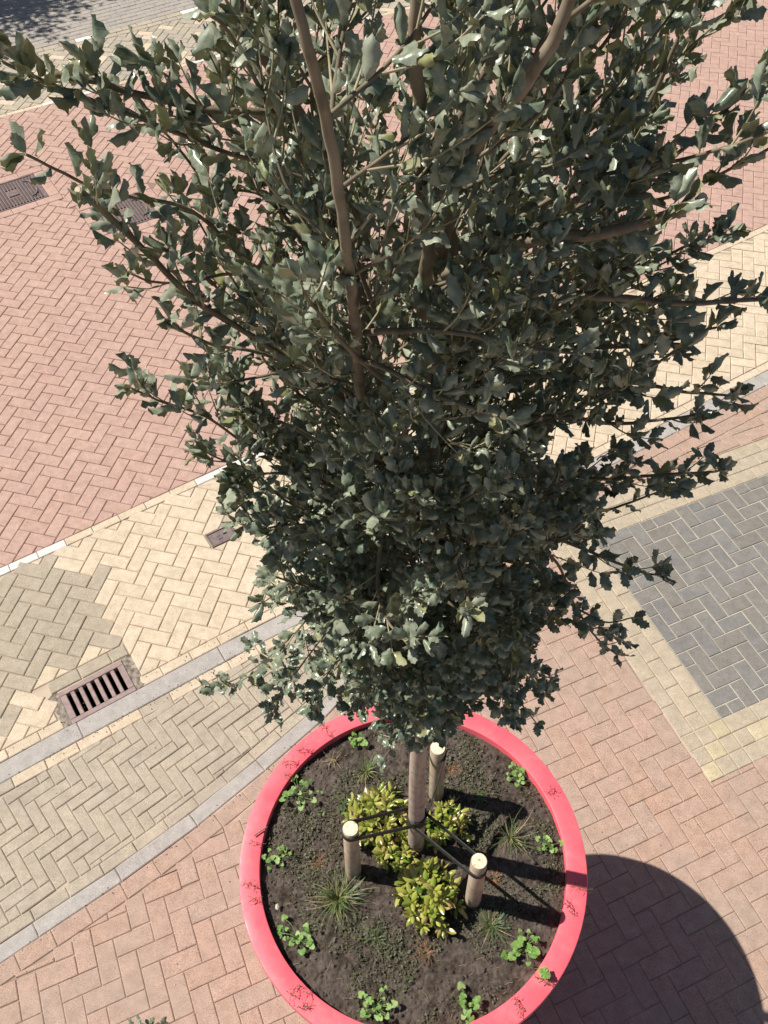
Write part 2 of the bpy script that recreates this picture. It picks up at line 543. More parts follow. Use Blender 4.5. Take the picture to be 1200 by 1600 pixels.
def herring(o, ang, U, n, x0, x1, y0, y1, mirror=False):
    u, v = Vector((math.cos(ang), math.sin(ang))), Vector((math.sin(ang), -math.cos(ang)))
    o = Vector(o)
    cs = [Vector((x, y)) - o for x in (x0, x1) for y in (y0, y1)]
    A = [c.dot(u) / U for c in cs]; B = [c.dot(v) / U for c in cs]
    out = []
    for a in range(int(min(A)) - 3, int(max(A)) + 3):
        for b in range(int(min(B)) - 3, int(max(B)) + 3):
            c = (((-a if mirror else a) - b) % (2 * n))
            if c == 0: L = (n, 1)
            elif c == 2 * n - 1: L = (1, n)
            else: continue
            sgn = -1 if mirror else 1
            p = o + u * (a * U) + v * (b * U)
            q = [p, p + u * (L[0] * U * sgn), p + u * (L[0] * U * sgn) + v * (L[1] * U), p + v * (L[1] * U)]
            cx, cy = (q[0].x + q[2].x) / 2, (q[0].y + q[2].y) / 2
            if x0 < cx < x1 and y0 < cy < y1: out.append(q)
    return out


def shrink(poly, g):
    ctr = sum(poly, Vector((0, 0))) / len(poly)
    # clean doubles, make counter-clockwise, inset each edge by g
    P = []
    for p in poly:
        if not P or (p - P[-1]).length > 1e-4: P.append(p)
    if len(P) > 1 and (P[0] - P[-1]).length < 1e-4: P.pop()
    if len(P) < 3: return []
    s = sum(P[i].x * P[(i + 1) % len(P)].y - P[(i + 1) % len(P)].x * P[i].y for i in range(len(P)))
    if s < 0: P.reverse()
    Q = P
    for i in range(len(P)):
        a, b = P[i], P[(i + 1) % len(P)]
        t = (b - a).normalized()
        Q = clip_half(Q, a + Vector((-t.y, t.x)) * g, t, True)
        if len(Q) < 3: return []
    return Q


def brick_geo(poly, top, bev, depth):
    """poly centred on the origin -> verts, faces"""
    n = len(poly)
    inner = []
    for i, p in enumerate(poly):
        t1, t2 = (p - poly[i - 1]).normalized(), (poly[(i + 1) % n] - p).normalized()
        n1, n2 = Vector((-t1.y, t1.x)), Vector((-t2.y, t2.x))
        d = (n1 + n2) / max(0.25, 1 + n1.dot(n2)) * bev
        if d.length > 2.2 * bev: d *= 2.2 * bev / d.length
        inner.append(p + d)
    v = [(p.x, p.y, -depth) for p in poly] + [(p.x, p.y, top - bev * 0.75) for p in poly] + [(p.x, p.y, top) for p in inner]
    f = []
    for r in (0, 1):
        for j in range(n):
            f.append((r * n + j, r * n + (j + 1) % n, (r + 1) * n + (j + 1) % n, (r + 1) * n + j))
    f.append(tuple(2 * n + j for j in range(n)))
    return v, f


shared = {}


def pave(parent, pieces, gap=0.0045, bev=0.005, name='brick', limit=300, z=0.0, jit=0.0012, stuff='paving_bricks', minsize=9):
    """pieces: list of (polygon, material). The largest in the picture become objects, the rest one joined part."""
    P = []
    for poly, mt in pieces:
        q = shrink(poly, gap / 2)
        if len(q) < 3: continue
        long_ = max((q[i] - q[j]).length for i in range(len(q)) for j in range(i))
        if area(q) / long_ < 0.010: continue
        c = sum(q, Vector((0, 0))) / len(q)
        px, py, d = to_px((c.x, c.y, z))
        vis = -15 < px < 1215 and -15 < py < 1615
        size = F_PX / d * math.sqrt(area(q)) if vis else 0
        hid = 1.0
        if vis and ((px - 660) / 270) ** 2 + ((py - 620) / 460) ** 2 < 1: hid = 0.2      # behind the tree crown
        if vis and ((px - 648) / 262) ** 2 + ((py - 1375) / 262) ** 2 < 1: hid = 0.05    # under the planter
        P.append((size * hid, q, c, mt))
    P.sort(key=lambda t: -t[0])
    joined = {}
    for i, (size, q, c, mt) in enumerate(P):
        loc = [q_ - c for q_ in q]
        dz, tx, ty = max(-0.0022, min(0.003, R.gauss(0, jit))), R.gauss(0, 0.004), R.gauss(0, 0.004)
        if i < limit and size > minsize:
            me = None
            if len(loc) == 4:
                e1, e2 = loc[1] - loc[0], loc[2] - loc[1]
                if abs(e1.dot(e2)) < 1e-5 * 0.5:
                    a, b = e1.length, e2.length
                    ang = math.atan2(e1.y, e1.x)
                    if b > a: a, b = b, a; ang = math.atan2(e2.y, e2.x)
                    key = (round(a, 3), round(b, 3), mt.name)
                    if key not in shared:
                        rp = [Vector((-a / 2, -b / 2)), Vector((a / 2, -b / 2)), Vector((a / 2, b / 2)), Vector((-a / 2, b / 2))]
                        v, f = brick_geo(rp, 0.0, bev, 0.05)
                        shared[key] = mesh('brick', v, f, mt)
                    me = shared[key]
            if me is None:
                v, f = brick_geo(loc, 0.0, bev, 0.05)
                me = mesh('cut_brick', v, f, mt)
                ang = 0
            link(name, me, parent, (c.x, c.y, z + dz), (tx, ty, ang + R.gauss(0, 0.005)))
        else:
            v, f = brick_geo(loc, 0.0, bev, 0.05)
            mb = joined.setdefault(mt.name, (MB(), mt))[0]
            mb.add([(x + c.x, y + c.y, zz + z + dz + tx * y - ty * x) for x, y, zz in v], f)
    for mb, mt in joined.values():
        tag(mb.build(stuff, mt, parent), kind='stuff')


def sheet(name, poly, z, mt, label):
    o = link(name, mesh(name, [(p[0], p[1], z) for p in poly], [tuple(range(len(poly)))], mt))
    o['kind'] = 'structure'
    o['label'] = label
    return o


def band_sheet(name, Ca, Cb, z, mt, label):
    v = [(p.x, p.y, z) for p in Ca] + [(p.x, p.y, z) for p in Cb]
    n = len(Ca)
    f = [(n + i, n + i + 1, i + 1, i) for i in range(n - 1)]
    o = link(name, mesh(name, v, f, mt))
    o['kind'] = 'structure'
    o['label'] = label
    return o


def cut_hole(o, c, ang, w_, h_):
    """open a rectangular hole in a flat sheet"""
    import bmesh
    bm = bmesh.new(); bm.from_mesh(o.data)
    c = Vector((*c, 0)); u = Vector((math.cos(ang), math.sin(ang), 0)); v = Vector((-math.sin(ang), math.cos(ang), 0))
    for d, e in ((u, w_ / 2), (-u, w_ / 2), (v, h_ / 2), (-v, h_ / 2)):
        bmesh.ops.bisect_plane(bm, geom=bm.verts[:] + bm.edges[:] + bm.faces[:], plane_co=c + d * e, plane_no=d)
    kill = [f_ for f_ in bm.faces if abs((f_.calc_center_median() - c).dot(u)) < w_ / 2 and abs((f_.calc_center_median() - c).dot(v)) < h_ / 2]
    bmesh.ops.delete(bm, geom=kill, context='FACES')
    bm.to_mesh(o.data); bm.free()


def course(Ca, Cb, length, phase=0.0, x0=-99, x1=99):
    """pieces laid end to end between two parallel curves; Ca above Cb"""
    n = len(Ca)
    mid = [(Ca[i] + Cb[i]) / 2 for i in range(n)]
    s = [0]
    for i in range(n - 1): s.append(s[-1] + (mid[i + 1] - mid[i]).length)

    def pt(C, t):
        for i in range(n - 1):
            if t <= s[i + 1] or i == n - 2:
                return C[i].lerp(C[i + 1], (t - s[i]) / (s[i + 1] - s[i]))
    out = []
    t = phase
    while t + length < s[-1]:
        q = [pt(Cb, t), pt(Cb, t + length), pt(Ca, t + length), pt(Ca, t)]
        if x0 < q[0].x < x1: out.append(q)
        t += length
    return out


XL, XR = -9.0, 9.0
# road edge strip (upper edge), measured on the ground
C1 = xline([(XL, 0.17), (-2.773, 3.752), (-2.0, 4.222), (-1.273, 4.672), (0.9, 5.955), (3.035, 7.226), (XR, 10.80)])
C1b = offset(C1, -0.07)
B1 = xline([(XL, -1.92), (-2.41, 2.277), (-2.058, 2.499), (-1.65, 2.749), (-1.3, 2.966), (-0.933, 3.192), (1.833, 4.787), (2.84, 5.376), (XR, 9.05)])
B1row = offset(B1, 0.075)
B1b = offset(B1, -0.13)
B1r2 = offset(B1, -0.205)
B2 = xline([(-7.2, -2.3), (-2.9, 0.70), (-2.153, 1.235), (-1.971, 1.363), (-1.619, 1.606), (-1.387, 1.778), (-1.005, 2.093), (-0.748, 2.333), (-0.517, 2.550), (-0.28, 2.80), (-0.07, 3.08), (0.10, 3.40), (0.19, 3.66)])
B2row = offset(B2, 0.075)
B2b = offset(B2, -0.095)
B2r = offset(B2, -0.20)
C0 = xline([(XL, 7.40), (-4.35, 10.10), (-3.452, 10.60), (-2.754, 11.03), (-1.863, 11.53), (0.471, 12.72), (XR, 17.2)])
C0t = offset(C0, 0.07)
G0 = xline([(XL, 8.95), (-4.624, 11.38), (-3.713, 11.90), (-2.955, 12.34), (-1.999, 12.93), (XR, 19.4)])
G0b = offset(G0, 0.10)
G0c = offset(G0, 0.21)

gro = link('ground', mesh('ground', [(-90, -60, -0.02), (90, -60, -0.02), (90, 120, -0.02), (-90, 120, -0.02)], [(0, 1, 2, 3)], M['ground']))
tag(gro, kind='structure',
    label='bare ground stretching away beyond the paving')

# --- red road
road = band_sheet('road', C0, C1, -0.0075, M['j_dark'], 'red brick road laid in herringbone pattern')
m1c, m2c = (-3.80, 8.555), (-2.585, 8.165)
MAN = [(m1c, 0.547, 0.56, 0.52), (m2c, 0.53, 0.56, 0.53)]
mr = [rect_poly(c, a, w_ + 0.23, h_ + 0.23) for c, a, w_, h_ in MAN]
pcs = []
for q in herring((-3.4586, 7.3541), -0.2695, 0.105, 2, -8.5, 8.5, 0.5, 17):
    c = (q[0] + q[2]) / 2
    a, b = seg_for(C1, c); up_ok = (b - a).cross(c - a) if False else (b - a).x * (c - a).y - (b - a).y * (c - a).x
    if up_ok < -0.12: continue
    q = clip_curve(q, C1, True)
    if len(q) < 3: continue
    q = clip_curve(q, C0, False)
    if len(q) < 3: continue
    for r_ in mr:
        if len(q) > 2 and (sum(q, Vector((0, 0))) / len(q) - (r_[0] + r_[2]) / 2).length < 1: q = cut_out(q, r_)
    if len(q) > 2: pcs.append((q, M['red']))
for c, a, w_, h_ in MAN:           # frame of whole bricks round each manhole
    u, v = Vector((math.cos(a), math.sin(a))), Vector((-math.sin(a), math.cos(a)))
    c = Vector(c)
    for s_ in (-1, 1):
        nb = 3; L = (w_ + 0.23) / nb
        for k in range(nb):
            pcs.append((rect_poly(c + v * s_ * (h_ / 2 + 0.0575) + u * ((k - 1) * L), a, L, 0.112), M['red']))
        nb = 2; L = h_ / nb
        for k in range(nb):
            pcs.append((rect_poly(c + u * s_ * (w_ / 2 + 0.0575) + v * ((k - 0.5) * L), a, 0.112, L), M['red']))
pave(road, pcs, gap=0.0045)

# --- white and yellow edge strip
strip = band_sheet('edge_strip', C1, C1b, -0.009, M['j_dark'], 'edge strip of white and yellow blocks between road and parking bay')
pcs = []
for q in course(C1, C1b, 0.2105, phase=0.085):
    # whites come in blocks of four, between four or more yellow ones
    k = round((q[0].x + 1.365) / 0.1788)
    pcs.append((q, M['white'] if k in (-20, -19, -18, -17, -12, -11, -10, -9, -8, -7, -6, 0, 1, 2, 3, 8, 9, 10, 11) and (k < -5 or k >= 0) else M['yellow']))
pave(strip, pcs, gap=0.004, bev=0.004)

# --- parking bay
bay = band_sheet('parking_bay', C1b, B1, -0.0074, M['j_buff'], 'pale yellow brick parking bay laid in herringbone')
GR = ((-1.893, 2.752), 0.56, 0.44, 0.262)
gr_cut = rect_poly((Vector(GR[0]) + Vector((-math.sin(0.56), math.cos(0.56))) * 0.045), 0.56, 0.575, 0.39)
cut_hole(bay, GR[0], 0.56, 0.42, 0.245)
cut_hole(gro, GR[0], 0.56, 0.42, 0.245)
UC = ((-1.201, 4.002), 0.54, 0.205, 0.132)
uc_cut = rect_poly(UC[0], 0.54, 0.215, 0.142)
greypoly = [(-4.2, 3.1), (-2.9, 3.66), (-2.35, 3.86), (-2.15, 3.86), (-2.05, 3.62), (-1.90, 3.36), (-1.83, 3.17), (-1.93, 3.06), (-2.15, 2.90), (-2.30, 2.66), (-2.5, 2.45), (-2.85, 2.25), (-4.2, 1.6)]


def inpoly(p, poly):
    c = False
    for i in range(len(poly)):
        a, b = poly[i], poly[i - 1]
        if (a[1] > p[1]) != (b[1] > p[1]) and p[0] < (b[0] - a[0]) * (p[1] - a[1]) / (b[1] - a[1]) + a[0]: c = not c
    return c


def cross_side(C, c):
    a, b = seg_for(C, c)
    return (b - a).x * (c - a).y - (b - a).y * (c - a).x


pcs = []
for q in herring((-1.8581, 4.1488), -0.2524, 0.105, 2, -8.5, 8.5, -1.5, 11):
    c = (q[0] + q[2]) / 2
    if cross_side(C1b, c) > 0.12 * 3 or cross_side(B1row, c) < -0.36: continue
    q = clip_curve(q, C1b, False)
    if len(q) > 2: q = clip_curve(q, B1row, True)
    for r_ in (gr_cut, uc_cut):
        if len(q) > 2 and (c - (r_[0] + r_[2]) / 2).length < 0.7: q = cut_out(q, r_)
    if len(q) > 2: pcs.append((q, M['greyed'] if inpoly((c.x + R.gauss(0, 0.05), c.y + R.gauss(0, 0.05)), greypoly) and R.random() < 0.96 else M['yellow']))
for q in course(B1row, B1, 0.2095, phase=0.12):
    c = (q[0] + q[2]) / 2
    if (c - Vector(GR[0])).length < 0.6: q = cut_out(q, rect_poly(GR[0], 0.56, 0.54, 0.29))
    if len(q) > 2: pcs.append((q, M['yellow']))
u_, v_ = Vector((math.cos(0.56), math.sin(0.56))), Vector((-math.sin(0.56), math.cos(0.56)))
gc = Vector(GR[0])
for k, L in ((-0.155, 0.21), (0.06, 0.21), (0.225, 0.115)):
    pcs.append((rect_poly(gc + v_ * 0.192 + u_ * k, 0.56, L, 0.095), M['greyed']))

pave(bay, pcs, gap=0.0048)

# --- kerb bands
for nm, Ca, Cb, lab in (('kerb_band', B1, B1b, 'long flush band of grey concrete kerb stones below parking bay'),
                        ('kerb_band', B2, B2b, 'curving flush band of grey concrete kerb stones beside planter')):
    o = band_sheet(nm, Ca, Cb, -0.009, M['j_walk'], lab)
    pave(o, [(q, M['band']) for q in course(Ca, Cb, 0.995 if Ca is B1 else 0.5, phase=0.35)], gap=0.004, bev=0.006, name='kerb_stone', z=0.001)

# --- buff narrow brick path between the bands
path = band_sheet('footpath', [Vector((p.x, 0)) * 0 + p for p in [B1b[i] for i in range(len(B1b))][:7]],
                  [Vector((-9.0, -4.2)), Vector((-2.41, 1.0)), Vector((-2.1, 1.22)), Vector((-1.65, 1.55)), Vector((-1.3, 1.82)), Vector((-0.93, 2.12)), Vector((0.25, 3.8))],
                  -0.0072, M['j_buff'], 'buff footpath of narrow bricks between two kerb bands')
pcs = []
for q in herring((-2.178, 1.746), 0.67, 0.0702, 3, -7.0, 0.3, -3.0, 3.8):
    c = (q[0] + q[2]) / 2
    if cross_side(B1r2, c) > 0.3 or cross_side(B2row, c) < -0.1: continue
    q = clip_curve(q, B1r2, False)
    if len(q) > 2: q = clip_curve(q, B2row, True)
    if len(q) > 2 and area(q) > 4e-4: pcs.append((q, M['thin']))
for q in course(B1b, B1r2, 0.2105, phase=0.05, x1=0.25): pcs.append((q, M['yellow'] if R.random() < 0.6 else M['thin']))
for q in course(B2row, B2, 0.2105, phase=0.05): pcs.append((q, M['thin']))
pave(path, pcs, gap=0.0042, bev=0.005, jit=0.0018, minsize=7)

# --- red pavement with the charcoal panel and its buff border
walk = sheet('pavement', [(-9, -6), (9, -6), (9, 9.0), (2.84, 5.25), (1.83, 4.65), (0.30, 3.74), (0.0, 3.05), (-0.52, 2.45), (-1.0, 2.02), (-1.62, 1.52), (-2.15, 1.14), (-7.2, -2.4)],
             -0.0062, M['j_walk'], 'red brown brick pavement around the planter')
DC = Vector((2.11, 2.471))
DA = 0.393
du, dv = Vector((math.cos(DA), math.sin(DA))), Vector((-math.sin(DA), math.cos(DA)))
BW = 0.315


def duv(p):
    d = p - DC
    return d.dot(du), d.dot(dv)


pcs = []
PANEL = [DC - du * BW - dv * BW, DC + du * 9 - dv * BW, DC + du * 9 + dv * (1.535 + BW), DC - du * BW + dv * (1.535 + BW)]
Bk = [B1b, offset(B1, -0.235), offset(B1, -0.34)]
seam = 0.15
for o_, an, xa, xb in (((-1.28529, 1.46724), 0.38877, -7.5, seam), ((1.42998, 1.35611), 0.39693, seam, 8.5)):
    for q in herring(o_, an, 0.105, 2, xa, xb, -2.5, 8.5):
        c = (q[0] + q[2]) / 2
        if xa < 0:
            if c.x < 0.19:
                if cross_side(B2r, c) > 0.1: continue
                q = clip_curve(q, B2r, False)
            if len(q) < 3 or cross_side(Bk[2], c) > 0.3: continue
        else:
            if cross_side(Bk[2], c) > 0.5: continue
            if c.x < 0.4 and c.y > 3.6: continue
        q = clip_curve(q, Bk[2], False)
        if len(q) < 3: continue
        q = cut_out(q, PANEL)
        if len(q) > 2:
            uu, vv = duv(sum(q, Vector((0, 0))) / len(q))
            if uu > -BW and -BW < vv < 1.535 + BW: continue
            if area(q) > 2e-4: pcs.append((q, M['walk']))
for j, ph in ((0, 0.02), (1, 0.12)):
    for q in course(Bk[j], Bk[j + 1], 0.2105, phase=ph, x0=0.45):
        q = cut_out(q, PANEL)
        if area(q) > 2e-4: pcs.append((q, M['walk']))
for q in course(B2b, B2r, 0.2105, phase=0.1): pcs.append((q, M['walk']))
pave(walk, pcs, gap=0.0028, bev=0.0045, jit=0.0010)

border = sheet('border_paving', [tuple(DC - du * BW - dv * BW), tuple(DC + du * 5 - dv * BW), tuple(DC + du * 5 + dv * (1.535 + BW)), tuple(DC - du * BW + dv * (1.535 + BW))],
               -0.0056, M['j_buff'], 'buff brick border framing the charcoal panel')
pcs = []
lights = [duv(Vector(at(px_, py_).to_2d())) for px_, py_ in ((1124, 1141), (1118, 1173), (1113, 1207))]
for i in range(3):
    for j in range(3):
        cu, cv = -BW + 0.105 * (i + 0.5), -BW + 0.105 * (j + 0.5)
        lt = any(abs(cu - a_) < 0.0525 and abs(cv - b_) < 0.0525 for a_, b_ in lights)
        pcs.append((rect_poly(DC + du * cu + dv * cv, DA, 0.105, 0.105), M['light'] if lt else M['border']))
for k in range(3):
    x = -BW + 0.105 * (k + 0.5)
    y = 0.0
    if k % 2:
        pcs.append((rect_poly(DC + du * x + dv * 0.0525, DA, 0.105, 0.105), M['border'])); y = 0.105
    while y < 1.535 + BW:
        y2 = min(y + 0.21, 1.535 + BW)
        pcs.append((rect_poly(DC + du * x + dv * (y + y2) / 2, DA, 0.105, y2 - y), M['border']))
        y = y2
    for s_, y0 in ((0, -BW), (1, 1.535)):
        yy = y0 + 0.105 * (k + 0.5)
        x2 = 0.105 if k % 2 else 0.0
        if x2: pcs.append((rect_poly(DC + du * 0.0525 + dv * yy, DA, 0.105, 0.105), M['border']))
        while x2 < 4.6:
            pcs.append((rect_poly(DC + du * (x2 + 0.105) + dv * yy, DA, 0.21, 0.105), M['light'] if (s_ == 0 and k == 1 and 0.1 < x2 < 0.3) or R.random() < 0.05 else M['border']))
            x2 += 0.21
pave(border, pcs, gap=0.0035)

panel = sheet('charcoal_panel', [tuple(DC), tuple(DC + du * 5), tuple(DC + du * 5 + dv * 1.535), tuple(DC + dv * 1.535)], -0.0050, M['j_light'],
              'charcoal brick panel with pale sand joints')
pcs = []
for q in herring((2.05746594, 3.90112815), 0.398, 0.105, 2, 1.2, 7.5, 2.0, 7.5, mirror=True):
    c = (q[0] + q[2]) / 2
    uu, vv = duv(c)
    if uu < -0.2 or vv < -0.2 or vv > 1.74 or uu > 4.6: continue
    for p, t, kl in ((DC, du, True), (DC, dv, False), (DC + dv * 1.535, du, False)):
        if len(q) > 2: q = clip_half(q, p, t, kl)
    if len(q) > 2 and area(q) > 8e-4: pcs.append((q, M['dark']))
pave(panel, pcs, gap=0.0058, bev=0.004)

# --- far side of the road
fs = band_sheet('edge_strip', C0t, C0, -0.009, M['j_buff'], 'narrow edge strip of white and yellow blocks along far road side')
pave(fs, [(q, M['white'] if (i % 9) in (1, 2, 3) else M['yellow']) for i, q in enumerate(course(C0t, C0, 0.2105))], gap=0.004, bev=0.004, minsize=6)
fb = band_sheet('far_parking_bay', G0, C0t, -0.011, M['j_buff'], 'far buff brick parking bay beyond the road')
pcs = []
for q in herring((-4.114, 10.568), -0.235, 0.105, 2, -8.5, 8.5, 7, 19):
    c = (q[0] + q[2]) / 2
    if cross_side(G0, c) > 0.8 or cross_side(C0t, c) < -0.5: continue
    q = clip_curve(q, G0, False)
    if len(q) > 2: q = clip_curve(q, C0t, True)
    if len(q) > 2: pcs.append((q, M['yellow'] if R.random() < 0.12 else M['farbuff']))
pave(fb, pcs, gap=0.0055, minsize=6)
fg = band_sheet('gutter', G0c, G0, -0.012, M['j_dark'], 'pale brick gutter along the grey carriageway')
pave(fg, [(q, M['farbuff']) for q in course(G0b, G0, 0.2105)] + [(q, M['white'] if i % 7 in (0, 1) else M['farbuff']) for i, q in enumerate(course(G0c, G0b, 0.2105, 0.1))], gap=0.009, minsize=6)
Gf = offset(G0, 5.5)
gr2 = band_sheet('carriageway', Gf, G0c, -0.011, M['j_buff'], 'grey brick carriageway with dashed pale joints')
pcs = []
for k in range(22):
    Ca, Cb = offset(G0, 0.21 + 0.105 * (k + 1)), offset(G0, 0.21 + 0.105 * k)
    for q in course(Ca, Cb, 0.2105, 0.105 * (k % 2)): pcs.append((q, M['greyroad']))
pave(gr2, pcs, gap=0.006, minsize=6)


# ------------------------------------------------------------------ iron covers
def local(c, a):
    ca, sa = math.cos(a), math.sin(a)
    return lambda x, y: (c[0] + ca * x - sa * y, c[1] + sa * x + ca * y)


# drain grate
c, a, w_, h_ = GR
L_ = local(c, a)
g = empty('drain_grate', (*c, 0), 'rust brown iron drain grate with seven slots set beside grey kerb', 'drain grate')
mb = MB()
for (x_, y_, wx, wy) in ((0, h_ / 2 - 0.012, w_ - 0.02, 0.01), (0, -h_ / 2 + 0.012, w_ - 0.02, 0.01), (-w_ / 2 + 0.012, 0, 0.01, h_ - 0.036), (w_ / 2 - 0.012, 0, 0.01, h_ - 0.036)):
    mb.box((*L_(x_, y_), -0.2465), (wx, wy, 0.40), a)
mb.box((*L_(0, 0), -0.45), (w_ - 0.02, h_ - 0.014, 0.01), a)
mb.build('pit', M['pit'], g)
mb = MB()
sy0, sy1 = -0.095, 0.095
for (x0, x1, y0, y1) in ((-w_ / 2, w_ / 2, sy1, h_ / 2), (-w_ / 2, w_ / 2, -h_ / 2, sy0), (-w_ / 2, -0.178, sy0, sy1), (0.178, w_ / 2, sy0, sy1)):
    mb.box((*L_((x0 + x1) / 2, (y0 + y1) / 2), -0.02), (x1 - x0, y1 - y0, 0.042), a, 0.003)
mb.build('frame', M['rusty'], g)
for k in range(6):
    mb = MB(); mb.box((*L_(-0.1375 + k * 0.055, 0), -0.022), (0.028, sy1 - sy0, 0.040), a, 0.004); mb.build('bar', M['rusty'], g)
for s_ in (-1, 1):
    mb = MB()
    # lumpy cement either side of the grate
    pts = []
    nx, ny = 8, 18
    for j in range(ny + 1):
        for i in range(nx + 1):
            x = s_ * (w_ / 2 + 0.002 + 0.068 * i / nx); y = -h_ / 2 + (h_ + 0.01) * j / ny
            z = -0.003 + 0.010 * noise.noise(Vector((x * 30, y * 30, s_ * 3.1))) - 0.004 * (i / nx)
            pts.append((*L_(x, y), z))
    fs_ = []
    for j in range(ny):
        for i in range(nx):
            q = (j * (nx + 1) + i, j * (nx + 1) + i + 1, (j + 1) * (nx + 1) + i + 1, (j + 1) * (nx + 1) + i)
            fs_.append(q if s_ > 0 else q[::-1])
    mb.add(pts, fs_)
    mb.build('cement_bedding', M['cement'], g, True)

# small utility cover
c, a, w_, h_ = UC
L_ = local(c, a)
g = empty('utility_cover', (*c, 0), 'small rectangular iron utility cover set in the yellow parking bay', 'cover')
mb = MB()
for (x0, x1, y0, y1) in ((-w_ / 2, w_ / 2, h_ / 2 - 0.01, h_ / 2), (-w_ / 2, w_ / 2, -h_ / 2, -h_ / 2 + 0.01), (-w_ / 2, -w_ / 2 + 0.012, -h_ / 2 + 0.01, h_ / 2 - 0.01), (w_ / 2 - 0.012, w_ / 2, -h_ / 2 + 0.01, h_ / 2 - 0.01)):
    mb.box((*L_((x0 + x1) / 2, (y0 + y1) / 2), -0.018), (x1 - x0, y1 - y0, 0.044), a, 0.002)
mb.build('frame', M['iron'], g)
mb = MB(); mb.box((*L_(0, 0), -0.022), (w_ - 0.028, h_ - 0.024, 0.04), a, 0.002); mb.build('lid', M['iron'], g)
mb = MB(); mb.box((*L_(0.03, 0.008), -0.001), (0.028, 0.010, 0.004), a); mb.build('keyhole', M['pit'], g)
mb = MB()
for k in range(3):
    mb.box((*L_(-0.03 + k * 0.012, -0.006), -0.001), (0.008, 0.026, 0.004), a)
mb.box((*L_(-0.018, 0.012), -0.001), (0.034, 0.003, 0.004), a); mb.box((*L_(-0.018, -0.024), -0.001), (0.034, 0.003, 0.004), a)
mb.build('raised_mark', M['iron'], g)

# two ribbed road covers
for i, (c, a, w_, h_) in enumerate(MAN):
    L_ = local(c, a)
    g = empty('manhole_cover', (*c, 0), ['ribbed iron manhole cover at the left edge of the red road', 'ribbed iron manhole cover half behind the tree leaves'][i], 'manhole cover', 'ribbed covers in the road')
    mb = MB()
    for (x0, x1, y0, y1) in ((-w_ / 2, w_ / 2, h_ / 2 - 0.02, h_ / 2), (-w_ / 2, w_ / 2, -h_ / 2, -h_ / 2 + 0.02), (-w_ / 2, -w_ / 2 + 0.02, -h_ / 2 + 0.02, h_ / 2 - 0.02), (w_ / 2 - 0.035, w_ / 2, -h_ / 2 + 0.02, h_ / 2 - 0.02)):
        mb.box((*L_((x0 + x1) / 2, (y0 + y1) / 2), -0.02), (x1 - x0, y1 - y0, 0.042), a, 0.004)
    mb.build('frame', M['cement'] if False else M['iron'], g)
    mb = MB(); mb.box((*L_(0, 0), -0.030), (w_ - 0.06, h_ - 0.05, 0.044), a, 0.002); mb.build('plate', M['pit'], g)
    n = 15
    for k in range(n):
        x = -w_ / 2 + 0.045 + k * (w_ - 0.10) / (n - 1)
        for (y0, y1) in (((-h_ / 2 + 0.03, -0.08), (0.08, h_ / 2 - 0.03)) if 5 <= k <= 8 else ((-h_ / 2 + 0.03, h_ / 2 - 0.03),)):
            mb = MB(); mb.box((*L_(x, (y0 + y1) / 2), -0.004), (0.019, y1 - y0, 0.014), a, 0.003); mb.build('rib', M['iron_dark'], g)
    mb = MB(); mb.box((*L_(-0.02, 0), -0.003), (0.11, 0.10, 0.014), a, 0.004); mb.build('boss', M['iron'], g)
    mb = MB()
    ring = [(*L_(w_ / 2 - 0.14 + 0.085 * math.cos(t), 0.16 * math.sin(t)), 0.004) for t in np.linspace(-PI / 2, PI / 2, 14)]
    mb.tube(ring, 0.008, 5); mb.build('curved_rib', M['iron'], g)

# ------------------------------------------------------------------ planter
PC = Vector((0.0895, 1.2005))
ZR = 1.45
pl = empty('planter', (PC.x, PC.y, 0), 'large round coral red planter holding the tree and its stakes', 'planter')
v, f = lathe([(0.50, 0.0), (0.50, 0.03), (0.54, 0.06), (0.675, 1.38), (0.70, 1.40)], 128, PC)
link('wall', mesh('wall', v, f, M['wall'], True), pl)
v, f = lathe([(0.700, 1.398), (0.7245, 1.402), (0.7265, 1.406), (0.7265, 1.442), (0.7240, 1.4485), (0.7190, ZR), (0.646, ZR), (0.6415, 1.4485), (0.640, 1.445), (0.640, 1.30)], 160, PC)
o = link('rim', mesh('rim', v, f, M['rim'], True), pl)
me = o.data
try:
    me.set_sharp_from_angle(angle=math.radians(40))
except Exception: pass


def soil_h(x, y):
    p = Vector((x, y, 0))
    d = (Vector((x, y)) - PC).length
    h = 1.418 + 0.012 * noise.noise(p * 6) + 0.010 * noise.noise(p * 17 + Vector((3, 1, 0)))
    h += 0.010 * abs(noise.noise(p * 34)) + 0.0075 * noise.noise(p * 78)
    h += 0.02 * math.exp(-((x - 0.10) ** 2 + (y - 1.25) ** 2) / 0.03)
    return h - 0.012 * max(0, (d - 0.5)) / 0.14


ng = 230
idx, v, f = {}, [], []
for j in range(ng + 1):
    for i in range(ng + 1):
        x = PC.x - 0.645 + 1.29 * i / ng; y = PC.y - 0.645 + 1.29 * j / ng
        if (x - PC.x) ** 2 + (y - PC.y) ** 2 < 0.642 ** 2:
            idx[i, j] = len(v); v.append((x, y, soil_h(x, y)))
for (i, j) in list(idx):
    q = [idx.get(k) for k in ((i, j), (i + 1, j), (i + 1, j + 1), (i, j + 1))]
    if None not in q: f.append(tuple(q))
